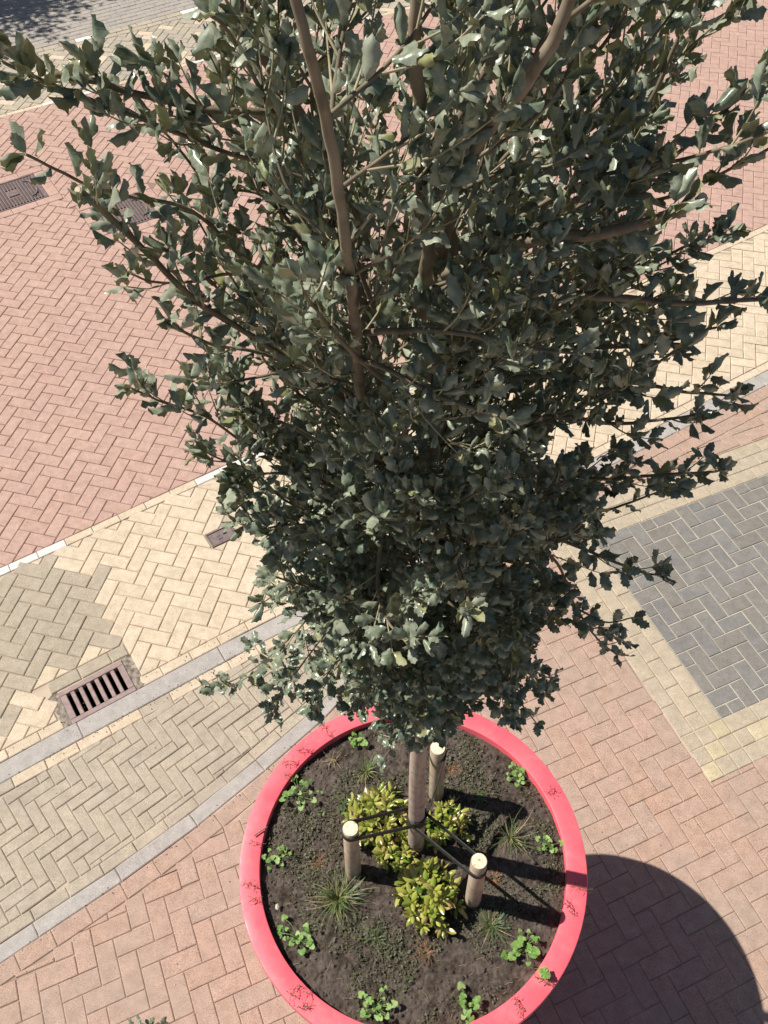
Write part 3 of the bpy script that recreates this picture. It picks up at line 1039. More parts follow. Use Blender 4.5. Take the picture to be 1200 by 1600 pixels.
# skirt out to the rim
n0 = len(v)
for k in range(160):
    a = 2 * PI * k / 160
    v.append((PC.x + 0.6395 * math.cos(a), PC.y + 0.6395 * math.sin(a), 1.404))
    v.append((PC.x + 0.60 * math.cos(a), PC.y + 0.60 * math.sin(a), 1.398))
for k in range(160):
    f.append((n0 + 2 * k, n0 + 2 * ((k + 1) % 160), n0 + 2 * ((k + 1) % 160) + 1, n0 + 2 * k + 1))
tag(link('soil', mesh('soil', v, f, M['soil'], True)), 'dark crumbly soil filling the red planter', kind='structure')

# clods and crumbs on the soil
mb = MB()
ico = [(0, 0, 1), (0.9, 0, 0.3), (0.25, 0.85, 0.3), (-0.75, 0.5, 0.25), (-0.7, -0.5, 0.35), (0.3, -0.85, 0.25), (0, 0, -0.6)]
icf = [(0, 1, 2), (0, 2, 3), (0, 3, 4), (0, 4, 5), (0, 5, 1), (6, 2, 1), (6, 3, 2), (6, 4, 3), (6, 5, 4), (6, 1, 5)]
for _ in range(5200):
    a, r = R.random() * 2 * PI, 0.63 * math.sqrt(R.random())
    x, y = PC.x + r * math.cos(a), PC.y + r * math.sin(a)
    s_ = 0.0022 * (1 + 3.6 * R.random() ** 6)
    rz = R.random() * 6
    z = soil_h(x, y) + s_ * 0.1
    mb.add([(x + s_ * (px * math.cos(rz) - py * math.sin(rz)) * R.uniform(0.7, 1.3), y + s_ * (px * math.sin(rz) + py * math.cos(rz)) * R.uniform(0.7, 1.3), z + s_ * pz * R.uniform(0.5, 1)) for px, py, pz in ico], icf)
tag(mb.build('soil_crumbs', M['soil'], None, False), 'loose crumbs of soil scattered over the planter bed', 'soil crumbs', kind='stuff')

# ------------------------------------------------------------------ stakes and ties
STK = [((-0.160, 1.160), (-0.1515, 1.176), 'round wooden stake left of the trunk among golden leaves'),
       ((0.332, 1.036), (0.325, 1.046), 'round wooden stake right of the trunk with bright sawn top'),
       ((0.205, 1.482), (0.1955, 1.491), 'round wooden stake behind the trunk under the foliage')]
for (b_, t_, lab) in STK:
    g = empty('wooden_stake', (b_[0], b_[1], 1.42), lab, 'stake', 'wooden stakes holding the tree')
    mb = MB(); n = 22
    pts = [Vector((b_[0], b_[1], 1.36)), Vector((b_[0], b_[1], 1.42)).lerp(Vector((t_[0], t_[1], 1.9)), 0.5), Vector((t_[0], t_[1], 1.893)), Vector((t_[0], t_[1], 1.898))]
    mb.tube(pts, [0.0335, 0.032, 0.0310, 0.0285], n, cap=False)
    mb.build('post', M['stake'], g, True)
    v = [(t_[0], t_[1], 1.899)] + [(t_[0] + 0.0286 * math.cos(2 * PI * k / n), t_[1] + 0.0286 * math.sin(2 * PI * k / n), 1.898) for k in range(n)]
    link('sawn_top', mesh('sawn_top', v, [(0, 1 + k, 1 + (k + 1) % n) for k in range(n)], M['stake_top']), g)


def belt(c1, r1, z1, c2, r2, z2, hgt=0.032, th=0.004):
    """closed strap round two posts, from height z1 to z2"""
    c1, c2 = Vector(c1), Vector(c2)
    d = c2 - c1; L = d.length; a0 = math.atan2(d.y, d.x)
    be = math.acos((r1 - r2) / L)
    pts = []
    for k in range(13):
        t = a0 + be + (2 * PI - 2 * be) * k / 12
        pts.append((c1 + Vector((math.cos(t), math.sin(t))) * r1, z1))
    for k in range(13):
        t = a0 - be + (2 * be) * k / 12
        pts.append((c2 + Vector((math.cos(t), math.sin(t))) * r2, z2))
    ctr = (c1 + c2) / 2
    v, f = [], []
    n = len(pts)
    for i, (p, z) in enumerate(pts):
        a, b = pts[i - 1][0], pts[(i + 1) % n][0]
        t = (b - a).normalized(); nn = Vector((t.y, -t.x))
        v += [(*p, z - hgt / 2), (*(p + nn * th), z - hgt / 2), (*(p + nn * th), z + hgt / 2), (*p, z + hgt / 2)]
    for i in range(n):
        j = (i + 1) % n
        for k in range(4):
            f.append((4 * i + k, 4 * j + k, 4 * j + (k + 1) % 4, 4 * i + (k + 1) % 4))
    return mesh('tree_tie', v, f, M['rubber'])


TR = Vector((0.103, 1.262))
for (c1, z1, z2, lab) in (((-0.1515, 1.176), 1.868, 1.775, 'black rubber tree tie running from left stake to trunk'),
                          ((0.3255, 1.0455), 1.815, 1.758, 'black rubber tree tie running from right stake to trunk'),
                          ((0.1965, 1.490), 1.84, 1.742, 'black rubber tree tie running from rear stake to trunk')):
    r1 = 0.0325
    o = link('tree_tie', belt(c1, r1, z1, TR, 0.0345, z2))
    tag(o, lab, 'tree tie', 'rubber ties between stakes and trunk')

# ------------------------------------------------------------------ leaves
def leaf_array(seed, W=0.26, segs=7, teeth=0.16, curl=0.3, bend=0.15, wave=0.07, petiole=0.14, tip=True):
    q = random.Random(seed)
    V, Fa = [], []
    ph, ph2 = q.random() * 6, q.random() * 6
    tw = q.uniform(-0.5, 0.5)
    for i in range(segs + 1):
        s_ = i / segs
        ww = W * (math.sin(PI * (s_ * 0.94 + 0.05)) ** 0.72)
        if 0 < i < segs: ww *= 1 + (teeth if i % 2 else -teeth)
        if i == segs: ww = 0.012
        if i == 0: ww = 0.05
        zc = -bend * s_ * s_ + 0.02 * math.sin(5 * s_ + ph)
        for t in (-1, -0.5, 0, 0.5, 1):
            y = t * ww
            z = zc - curl * t * t * ww * 1.6 + wave * abs(t) * math.sin(2.2 * PI * s_ * 1.6 + ph2 + (2.1 if t > 0 else 0))
            if curl > 0.6: y *= 0.80
            yy = y * math.cos(tw * s_) - z * math.sin(tw * s_) * 0.6
            zz = z + y * math.sin(tw * s_)
            V.append((s_ + (0.04 if abs(t) == 1 and i % 2 and i < segs else 0), yy, zz))
    for i in range(segs):
        for k in range(4):
            a = i * 5 + k
            Fa.append((a, a + 5, a + 6, a + 1))
    # petiole
    b = len(V)
    V += [(-petiole, -0.012, -0.03), (-petiole, 0.012, -0.03), (0.02, 0.02, 0), (0.02, -0.02, 0)]
    Fa.append((b, b + 3, b + 2, b + 1))
    return np.array(V), np.array(Fa)


OAK = [leaf_array(k, W=[0.23, 0.26, 0.20, 0.24, 0.21, 0.27, 0.19, 0.25][k % 8], segs=9, teeth=[0.12, 0.08, 0.15, 0.06][k % 4],
                  curl=[0.35, 0.7, 1.0, 0.5, 0.9, 0.4, 1.15, 0.75][k % 8], bend=[0.1, 0.35, -0.2, 0.2][k % 4],
                  wave=[0.08, 0.055, 0.09, 0.065][k % 4]) for k in range(16)]
FLAT = [leaf_array(100 + k, W=[0.29, 0.32, 0.27, 0.30][k % 4], segs=9, teeth=[0.17, 0.13, 0.20, 0.15][k % 4], curl=[0.15, 0.3, 0.1, 0.35][k % 4], bend=[0.1, 0.25, 0.05, 0.15][k % 4], wave=0.08) for k in range(8)]


def leaf_frame(d, nrm):
    d = d.normalized()
    s_ = nrm.cross(d)
    if s_.length < 1e-4: s_ = d.orthogonal()
    s_.normalize()
    return Matrix((d, s_, d.cross(s_))).transposed()


def joined_leaves(name, variants, items, mat, parent):
    """items: (variant, origin, 3x3 frame, size)"""
    if not items: return None
    Vs, Fs, o = [], [], 0
    for k, p, fr, s_ in items:
        V, Fa = variants[k]
        A = np.array(fr)
        Vs.append((V * s_) @ A.T + np.array(p)); Fs.append(Fa + o); o += len(V)
    return link(name, mesh_np(name, np.concatenate(Vs), np.concatenate(Fs), mat), parent)


class Foliage:
    def __init__(s): s.items = []

    def rv(s, k=1.0): return Vector((R.gauss(0, k), R.gauss(0, k), R.gauss(0, k)))

    def on(s, path, t0, spacing, L, upk, axis, tipn=4, flat=0.0, out=0.5):
        """leaves spiralling along a twig"""
        acc, k = 0, R.randint(0, 9)
        n = len(path)
        tot = sum((path[i + 1] - path[i]).length for i in range(n - 1))
        run = 0
        for i in range(n - 1):
            seg = path[i + 1] - path[i]
            sl_ = seg.length
            pos = -acc
            while True:
                pos += spacing * R.uniform(0.7, 1.3)
                if pos > sl_:
                    acc = sl_ - pos + spacing; acc = 0 if acc < 0 else min(acc, spacing * 0.5); break
                if (run + pos) / tot < t0: continue
                p = path[i] + seg * (pos / sl_)
                s.one(p, seg.normalized(), k, L, upk, axis, flat, out); k += 1
            run += sl_
        d = (path[-1] - path[-2]).normalized()
        for j in range(tipn):
            s.one(path[-1], d, k + j, L * R.uniform(0.75, 1.05), upk, axis, flat, out * 0.6, 0.9)

    def one(s, p, d, k, L, upk, axis, flat, out=0.5, fwd=0.45):
        a = d.orthogonal().normalized()
        side = Quaternion(d, k * 2.4 + R.uniform(-0.5, 0.5)) @ a
        rad = Vector((p.x - axis.x, p.y - axis.y, 0))
        rad = rad.normalized() if rad.length > 0.02 else Vector((1, 0, 0))
        dd = side * 0.85 + d * fwd + Vector((0, 0, upk)) + rad * out * 0.35 + s.rv(0.18)
        nrm = Vector((-0.25, 0, 0.85)) + rad * 0.5 + d * 0.2 + s.rv(0.40)
        if R.random() < 0.07: nrm = -nrm
        size = L * R.uniform(0.72, 1.22)
        kk = R.randrange(8) + 16 if R.random() < flat else R.randrange(16)
        s.items.append((kk, p + dd.normalized() * size * 0.12, leaf_frame(dd, nrm), size))


VAR = OAK + FLAT
FOL = Foliage()

# ------------------------------------------------------------------ the tree
tree = empty('holm_oak_tree', (TR.x, TR.y, 1.42), 'tall evergreen oak with dense grey green leaves growing from the red planter', 'tree')
YT = 1.27
AX = Vector((0.105, 1.27))


def PX(pts, Ys):
    if not hasattr(Ys, '__len__'): Ys = [Ys] * len(pts)
    if len(Ys) == 2: Ys = [Ys[0] + (Ys[1] - Ys[0]) * i / (len(pts) - 1) for i in range(len(pts))]
    return [atY(a, b, y) for (a, b), y in zip(pts, Ys)]


trunk_pts = [Vector((0.106, 1.255, 1.36)), Vector((0.104, 1.26, 1.7)), Vector((0.101, 1.268, 2.2)), Vector((0.105, 1.275, 2.7)), Vector((0.11, 1.275, 3.2)), Vector((0.105, 1.27, 3.5))]
tp = smooth_path(trunk_pts, 6)
mb = MB(); mb.tube(tp, [0.0355 - 0.013 * i / (len(tp) - 1) + (0.006 if i == 0 else 0) for i in range(len(tp))], 16)
mb.build('trunk', M['bark_trunk'], tree, True)

stems = []


def branch(pts, r0, r1, mat='bark', name='branch', n=8, sub=6, cutend=False):
    p = smooth_path(pts, sub)
    # small natural wobble
    for i in range(1, len(p) - 1):
        p[i] = p[i] + Vector((noise.noise(p[i] * 30), noise.noise(p[i] * 30 + Vector((5, 5, 5))), noise.noise(p[i] * 30 + Vector((9, 2, 4))))) * r0 * 0.35
    mb = MB()
    mb.tube(p, [r0 + (r1 - r0) * (i / (len(p) - 1)) ** 0.8 for i in range(len(p))], n)
    o = mb.build(name, M[mat], tree, True)
    if cutend:
        d = (p[-1] - p[-2]).normalized()
        m2 = MB(); m2.tube([p[-1] - d * 0.001, p[-1] + d * 0.0015], r1 * 1.02, n); m2.build('cut_end', M['cut'], tree)
    return p


stA = branch([Vector((0.10, 1.262, 2.95))] + PX([(612, 770), (572, 660), (560, 580), (552, 480), (541, 380), (515, 210), (482, 85), (448, -60), (425, -200)], [1.20, 1.08, 1.02, 0.97, 0.94, 0.90, 0.88, 0.88, 0.9]), 0.0115, 0.0046)
stB = branch([Vector((0.105, 1.27, 3.4))] + PX([(663, 620), (663, 500), (668, 400), (657, 250), (650, 100), (648, -40), (640, -300)], [1.20, 1.12, 1.07, 1.03, 1.0, 1.0, 1.02]), 0.014, 0.0056)
stC = branch([Vector((0.11, 1.275, 3.3))] + PX([(678, 560), (690, 400), (712, 290), (755, 210), (830, 115), (880, 20), (920, -100)], [1.22, 1.14, 1.08, 1.02, 0.98, 0.97, 0.97]), 0.013, 0.0065)
stD = branch([Vector((0.105, 1.27, 3.45))] + PX([(690, 600), (710, 420), (690, 280), (735, 150), (790, 60), (830, -60)], [1.3, 1.35, 1.36, 1.36, 1.36, 1.38]), 0.014, 0.006)
stE = branch([Vector((0.10, 1.27, 3.1))] + PX([(600, 620), (560, 460), (520, 300), (468, 178), (415, 95), (370, 0), (340, -80)], [1.28, 1.32, 1.34, 1.34, 1.34, 1.35, 1.35]), 0.013, 0.006)
stems = [stA, stB, stC, stD, stE]

# branches seen one by one: pixel track, depth, radii, leaf options
EXP = [
    # upper left
    ([(600, 430), (520, 260), (470, 190), (400, 175), (310, 170), (230, 150), (150, 128), (80, 116)], (1.2, 1.12), 0.0085, 0.0055, dict(cut=True, t0=0.15)),
    ([(590, 500), (520, 320), (430, 262), (360, 240), (250, 197), (140, 155), (60, 122), (4, 96)], (1.2, 1.08), 0.007, 0.0028, dict(t0=0.2)),
    ([(560, 560), (440, 330), (330, 290), (255, 205), (160, 150), (135, 130)], (1.3, 1.28), 0.005, 0.002, dict(t0=0.3)),
    ([(590, 640), (450, 560), (370, 510), (300, 466), (235, 400), (165, 333), (122, 297)], (1.15, 0.98), 0.0085, 0.0055, dict(cut=True, t0=0.35)),
    ([(560, 520), (400, 420), (300, 330), (170, 302), (110, 276), (42, 242)], (1.2, 1.05), 0.006, 0.0025, dict(t0=0.35)),
    ([(500, 300), (420, 240), (340, 190), (270, 125), (225, 100)], (1.2, 1.15), 0.005, 0.002, dict(t0=0.3)),
    ([(520, 330), (430, 180), (380, 90), (350, 40), (330, 25)], (1.1, 1.0), 0.006, 0.0025, dict(t0=0.45)),
    ([(500, 160), (450, 80), (400, 35), (345, 8)], (1.05, 1.05), 0.0035, 0.0018, dict(t0=0.3)),
    # middle left
    ([(560, 640), (430, 560), (340, 540), (290, 520), (262, 500)], (1.15, 1.02), 0.006, 0.0025, dict(t0=0.35)),
    ([(580, 760), (450, 720), (380, 690), (320, 650), (255, 628), (205, 606)], (1.2, 1.05), 0.0055, 0.0022, dict(t0=0.4)),
    ([(590, 830), (460, 790), (400, 740), (345, 718), (325, 708)], (1.2, 1.08), 0.005, 0.002, dict(t0=0.35)),
    ([(520, 480), (380, 430), (300, 440), (240, 440), (205, 428)], (1.15, 1.05), 0.005, 0.002, dict(t0=0.4)),
    ([(520, 560), (400, 590), (330, 600), (300, 595)], (1.15, 1.05), 0.005, 0.002, dict(t0=0.4)),
    # lower left
    ([(590, 930), (480, 870), (410, 830), (385, 800), (365, 775)], (1.2, 1.07), 0.005, 0.002, dict(t0=0.35)),
    ([(600, 880), (540, 900), (507, 930), (465, 985), (410, 1035), (366, 1062), (350, 1068)], (1.15, 0.98), 0.005, 0.0018, dict(t0=0.25, sub=0.5)),
    ([(600, 960), (540, 960), (505, 995), (455, 1062), (432, 1095)], (1.12, 1.0), 0.0045, 0.0018, dict(t0=0.3, sub=0.6)),
    ([(610, 990), (540, 1020), (500, 1075), (492, 1100)], (1.15, 1.05), 0.0045, 0.0018, dict(t0=0.3)),
    ([(620, 960), (520, 940), (440, 930), (412, 940)], (1.15, 1.05), 0.0045, 0.0018, dict(t0=0.35)),
    # bottom
    ([(630, 980), (600, 1030), (575, 1075), (570, 1095)], (1.12, 1.02), 0.0045, 0.0018, dict(t0=0.2)),
    ([(650, 980), (640, 1010), (628, 1045), (622, 1075)], (1.15, 1.02), 0.004, 0.0018, dict(t0=0.3, sub=0.5)),
    ([(660, 980), (690, 1020), (720, 1055), (735, 1075)], (1.12, 1.05), 0.0045, 0.0018, dict(t0=0.2)),
    ([(680, 980), (760, 1040), (810, 1095), (838, 1130)], (1.2, 1.15), 0.005, 0.0018, dict(t0=0.3, sub=0.7)),
    ([(640, 800), (520, 760), (440, 740), (380, 745)], (1.15, 1.1), 0.005, 0.002, dict(t0=0.2)),
    ([(640, 740), (520, 700), (440, 660), (370, 640)], (1.15, 1.1), 0.005, 0.002, dict(t0=0.2)),
    ([(640, 870), (540, 850), (470, 820), (420, 825)], (1.12, 1.05), 0.005, 0.002, dict(t0=0.2)),
    ([(640, 940), (560, 930), (480, 915), (425, 900)], (1.12, 1.05), 0.005, 0.002, dict(t0=0.2)),
    ([(700, 940), (790, 1000), (830, 1050), (850, 1080)], (1.15, 1.1), 0.005, 0.0018, dict(t0=0.3)),
    ([(655, 1060), (640, 1110), (622, 1150), (600, 1185)], (1.2, 1.12), 0.003, 0.0015, dict(t0=0.5, sub=0.15)),
    # right
    ([(700, 860), (800, 830), (870, 880), (900, 950), (935, 1000), (962, 1022)], (1.2, 1.12), 0.005, 0.002, dict(t0=0.35, sub=0.55)),
    ([(900, 950), (945, 972), (988, 965)], (1.16, 1.12), 0.003, 0.0016, dict(t0=0.1, sub=0.2)),
    ([(700, 800), (850, 835), (940, 870), (1000, 893), (1030, 898)], (1.2, 1.12), 0.0055, 0.002, dict(t0=0.4, sub=0.6)),
    ([(700, 780), (850, 800), (930, 800), (985, 785), (1035, 765)], (1.25, 1.18), 0.005, 0.0018, dict(t0=0.4, sub=0.6)),
    ([(700, 720), (860, 742), (950, 748), (1030, 742), (1105, 738), (1125, 735)], (1.25, 1.15), 0.0055, 0.002, dict(t0=0.4, sub=0.6)),
    ([(700, 660), (860, 650), (960, 662), (1040, 655), (1085, 648)], (1.22, 1.12), 0.0055, 0.002, dict(t0=0.35)),
    ([(700, 600), (880, 585), (1000, 600), (1070, 612), (1145, 618)], (1.2, 1.08), 0.006, 0.002, dict(t0=0.35)),
    ([(700, 560), (880, 545), (1000, 540), (1060, 530), (1118, 512)], (1.2, 1.1), 0.006, 0.002, dict(t0=0.35)),
    ([(690, 520), (800, 475), (895, 461), (965, 465), (1060, 472), (1185, 468)], (1.15, 1.02), 0.0105, 0.003, dict(t0=0.35)),
    ([(700, 500), (870, 440), (980, 420), (1040, 400), (1075, 385)], (1.25, 1.2), 0.006, 0.002, dict(t0=0.35)),
    ([(690, 430), (780, 385), (850, 373), (960, 360), (1040, 337), (1098, 309)], (1.12, 0.98), 0.0105, 0.0065, dict(cut=True, t0=0.3)),
    ([(720, 420), (880, 335), (960, 290), (1050, 246), (1110, 192), (1160, 150), (1215, 100)], (1.2, 1.08), 0.0065, 0.0028, dict(t0=0.35)),
    ([(720, 400), (880, 300), (990, 262), (1060, 250), (1130, 232), (1215, 200)], (1.15, 1.02), 0.006, 0.0025, dict(t0=0.4)),
    ([(740, 430), (900, 350), (1000, 320), (1070, 300), (1140, 265), (1215, 225)], (1.2, 1.1), 0.006, 0.0025, dict(t0=0.4)),
    ([(760, 400), (900, 310), (975, 235), (1005, 180), (1035, 120), (1065, 50), (1105, -20)], (1.25, 1.2), 0.007, 0.0042, dict(t0=0.4, sub=0.5)),
    ([(740, 300), (840, 190), (900, 120), (950, 60), (990, -10)], (1.2, 1.12), 0.006, 0.003, dict(t0=0.35)),
    ([(760, 330), (860, 250), (930, 160), (1000, 90), (1040, 30)], (1.3, 1.3), 0.005, 0.002, dict(t0=0.35)),
    ([(830, 120), (850, 60), (900, 20), (960, -30)], (1.03, 1.0), 0.006, 0.004, dict(t0=0.35)),
    ([(690, 400), (745, 280), (775, 160), (790, 60), (800, -60)], (1.15, 1.2), 0.0038, 0.0025, dict(t0=0.3)),
    # towards the camera
    ([(560, 560), (600, 575), (690, 620), (745, 640), (790, 655)], (1.0, 0.86), 0.005, 0.002, dict(t0=0.3, sub=0.5)),
    ([(570, 520), (640, 516), (720, 520), (800, 540), (900, 552)], (1.0, 0.9), 0.0055, 0.002, dict(t0=0.3, sub=0.6)),
    ([(640, 700), (690, 800), (715, 880), (735, 950)], (1.15, 0.82), 0.005, 0.002, dict(t0=0.4, sub=0.6)),
    ([(640, 620), (560, 560), (490, 480), (470, 440)], (1.05, 0.85), 0.005, 0.002, dict(t0=0.4)),
    ([(600, 800), (590, 900), (600, 960), (640, 1010)], (1.1, 0.85), 0.005, 0.002, dict(t0=0.4)),
]


def env_r(z):
    T = [(2.5, 0.06), (2.8, 0.18), (2.93, 0.29), (3.13, 0.37), (3.5, 0.38), (3.75, 0.415), (4.0, 0.445), (4.2, 0.46), (4.5, 0.45), (4.8, 0.38), (5.0, 0.24), (5.2, 0.10), (5.5, 0.03)]
    for (a, ra), (b, rb) in zip(T, T[1:]):
        if a <= z <= b: return ra + (rb - ra) * (z - a) / (b - a)
    return 0.03


twigs = MB()


def leafy(path, t0=0.3, sub=1.0, L=0.041, cut=False, mainleaf=True, space=0.022):
    n = len(path)
    tot = sum((path[i + 1] - path[i]).length for i in range(n - 1))
    lowf = 1.0 if path[-1].z < 3.6 else (0.5 if path[-1].z < 4.1 else 0.1)
    upk = 0.05 if path[-1].z < 3.4 else (0.35 if path[-1].z < 4.0 else 0.6)
    if mainleaf:
        FOL.on(path, t0, space, L, upk, AX, 0 if cut else 4, lowf)
    # side twiglets
    run, nxt = 0.0, t0 * tot
    for i in range(n - 1):
        seg = path[i + 1] - path[i]
        while run + seg.length > nxt:
            p = path[i] + seg * ((nxt - run) / seg.length)
            rem = 1 - nxt / tot
            if R.random() < sub and nxt > t0 * tot * 0.99 and rem > 0.04:
                ln = (0.045 + 0.11 * rem * R.uniform(0.5, 1.3))
                d = seg.normalized()
                side = (Quaternion(d, R.random() * 6.28) @ d.orthogonal().normalized())
                dd = (d * 0.75 + side * 0.75 + Vector((0, 0, upk * 0.7))).normalized()
                tw = [p, p + dd * ln * 0.5, p + (dd + Vector((0, 0, upk * 0.4))).normalized() * ln]
                tw = smooth_path(tw, 2)
                twigs.tube(tw, [0.0018 - 0.0009 * j / (len(tw) - 1) for j in range(len(tw))], 5, cap=False)
                FOL.on(tw, 0.15, 0.0165, L * R.uniform(0.85, 1.1), upk, AX, 3, lowf)
            nxt += 0.034 * R.uniform(0.7, 1.3)
        run += seg.length


for pts, Ys, r0, r1, op in EXP:
    if max(a for a, _ in pts) < 625 or min(y_ for _, y_ in pts) < 300: r0, r1 = r0 * 0.62, r1 * 0.75
    p = branch(PX(pts, Ys), r0, r1, 'bark' if r0 > 0.008 else 'bark_dark', cutend=op.get('cut', False))
    hi = p[-1].z > 4.15
    leafy(p, t0=op.get('t0', 0.3), sub=op.get('sub', 1.0) * (0.48 if hi else 1.0), cut=op.get('cut', False), L=0.038, space=0.022)

# the inner crown: side branches fanning out all the way round
leaders = [tp] + stems


def lead_point(z, which=None):
    ok = [s_ for s_ in leaders if s_[0].z <= z <= s_[-1].z]
    if not ok: ok = [leaders[0]]
    # the stem standing furthest out in that direction carries the branch
    pts = [min(s_, key=lambda p: abs(p.z - z)) for s_ in ok]
    return max(pts, key=lambda p: p.x * math.cos(which) + p.y * math.sin(which) + R.uniform(0, 0.05))


NB = 190
for i in range(NB):
    q = (i + 0.5) / NB
    z0 = 2.79 + 2.08 * q ** 1.1
    phi = i * 2.39996 + R.uniform(-0.4, 0.4)
    if z0 > 4.2 and i % 3 == 0 and abs(math.cos(phi)) > 0.35: continue
    st = lead_point(z0, phi)
    el = math.radians(R.uniform(18, 42) if z0 < 3.0 else R.uniform(25, 58))
    near = max(0.0, -math.sin(phi))
    fac = 1 - near * (0.52 if z0 < 3.1 else 0.16 if z0 < 4.1 else 0.26)
    z1 = z0
    for _ in range(4):
        rr_ = env_r(z1) * R.uniform(0.66, 1.02) * fac
        z1 = z0 + rr_ * math.tan(el) * 0.9
    z1 = min(z1, 5.4)
    ax = Vector((AX.x + 0.02, AX.y))
    end = Vector((ax.x + rr_ * math.cos(phi), ax.y + rr_ * math.sin(phi), z1))
    mid = st.lerp(end, 0.5) + Vector((math.cos(phi) * 0.03, math.sin(phi) * 0.03, -0.02))
    p = branch([st, mid, end], 0.0042 if z0 < 4 else 0.0032, 0.0014, 'bark_dark', n=6, sub=5)
    leafy(p, t0=0.12, sub=0.95 if z0 < 3.95 else 0.95, L=(0.033 if end.y < 1.1 and z0 > 4.0 else 0.036) if z0 > 3.6 else 0.040)

# leaders carry leaves too
for s_ in stems:
    for k in range(6, len(s_) - 2, 3):
        if 3.2 < s_[k].z < 4.5:
            d = Vector((R.gauss(0, 1), R.gauss(0, 1), 0.8)).normalized()
            tw = smooth_path([s_[k], s_[k] + d * 0.05, s_[k] + (d + Vector((0, 0, 0.5))).normalized() * R.uniform(0.07, 0.13)], 2)
            twigs.tube(tw, 0.0016, 5, cap=False)
            FOL.on(tw, 0.2, 0.017, 0.040, 0.5, AX, 4, 0.2)
tag(twigs.build('twigs', M['bark_green'], tree, True), kind='stuff')

items = FOL.items
# nothing right in front of the lens
items = [it for it in items if (it[1] - Vector((0, 0, CAM_H))).length > 0.55]
# the 300 leaves that show largest become parts of their own
cell = {}
for i, it in enumerate(items):
    px, py, d = to_px(it[1])
    if 0 < px < 1200 and 0 < py < 1600:
        k = (int(px / 26), int(py / 26))
        if k not in cell or d < cell[k][0]: cell[k] = (d, i)
cand = sorted(cell.values(), key=lambda t: t[0] / items[t[1]][3])[:300]
own = {i for _, i in cand}
young = set(R.sample(range(len(items)), len(items) // 38))
vm = {}
for i in own:
    k, p, fr, s_ = items[i]
    mt = M['oak_young'] if i in young else M['oak']
    key = (k, mt.name)
    if key not in vm:
        V, Fa = VAR[k]
        vm[key] = mesh_np('leaf', V, Fa, mt)
    o = link('leaf', vm[key], tree)
    mw = (fr.to_4x4() @ Matrix.Scale(s_, 4)); mw.translation = p
    o.matrix_basis = mw
tag(joined_leaves('foliage', VAR, [it for i, it in enumerate(items) if i not in own and i not in young], M['oak'], tree), kind='stuff')
tag(joined_leaves('foliage', VAR, [it for i, it in enumerate(items) if i not in own and i in young], M['oak_young'], tree), kind='stuff')
print('oak leaves', len(items))

# ------------------------------------------------------------------ golden shrubs
SH = [leaf_array(300 + k, W=0.215, segs=5, teeth=0.0, curl=0.35, bend=[0.25, 0.1, 0.4, 0.0][k % 4], wave=0.02, petiole=0.08) for k in range(6)]
SHm = [mesh_np('leaf', V, Fa, M['shrub']) for V, Fa in SH]
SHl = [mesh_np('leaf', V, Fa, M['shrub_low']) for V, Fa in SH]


def shrub(cx, cy, rx, ry, hgt, nst, lab, seed, L=0.043):
    q = random.Random(seed)
    g = empty('golden_shrub', (cx, cy, soil_h(cx, cy)), lab, 'shrub', 'low golden shrubs round the trunk')
    st = MB()
    its = []
    for i in range(nst):
        a = i * 2.39996 + q.uniform(-0.5, 0.5); r = math.sqrt((i + 0.5) / nst) * q.uniform(0.75, 1.22)
        z0 = soil_h(cx, cy)
        tip = Vector((cx + rx * r * math.cos(a), cy + ry * r * math.sin(a), z0 + hgt * max(0.2, 1 - 0.72 * r ** 2) * q.uniform(0.55, 1.2)))
        base = Vector((cx + rx * 0.35 * r * math.cos(a), cy + ry * 0.35 * r * math.sin(a), z0 - 0.01))
        path = smooth_path([base, base.lerp(tip, 0.5) + Vector((0, 0, 0.02)), tip], 3)
        st.tube(path, 0.0017, 5, cap=False)
        d = (tip - base).normalized()
        nl = q.randint(6, 10)
        for j in range(nl):
            th = j * 2.4 + q.uniform(-.3, .3)
            s0 = (Quaternion(d, th) @ d.orthogonal().normalized())
            fwd = 0.25 + 0.75 * j / nl
            dd = (s0 * (1.0 - 0.45 * j / nl) + d * fwd + Vector((0, 0, 0.15)))
            its.append((q.randrange(6), tip - d * 0.022 * (1 - j / nl), leaf_frame(dd, d + Vector((0, 0, 0.5)) + Vector((q.gauss(0, .2), q.gauss(0, .2), 0))), L * q.uniform(0.6, 1.25), 0))
        for j in range(5):
            t = q.uniform(0.25, 0.75); p = path[int(t * (len(path) - 1))]
            s0 = (Quaternion(d, q.random() * 6.3) @ d.orthogonal().normalized())
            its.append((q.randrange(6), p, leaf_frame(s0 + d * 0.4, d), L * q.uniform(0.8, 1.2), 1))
    st.build('stems', M['trail_stem'], g, True)
    its.sort(key=lambda t: -t[1].z)
    rest = [[], []]
    for i, (k, p, fr, s_, low) in enumerate(its):
        if i < 290:
            o = link('leaf', (SHl if low else SHm)[k], g)
            mw = fr.to_4x4() @ Matrix.Scale(s_, 4); mw.translation = p - g.location
            o.matrix_parent_inverse = Matrix.Identity(4)
            o.matrix_basis = mw
        else: rest[low].append((k, p, fr, s_))
    for low in (0, 1):
        o = joined_leaves('leaf_mass', SH, rest[low], M['shrub_low' if low else 'shrub'], g)
        if o: tag(o, kind='stuff')


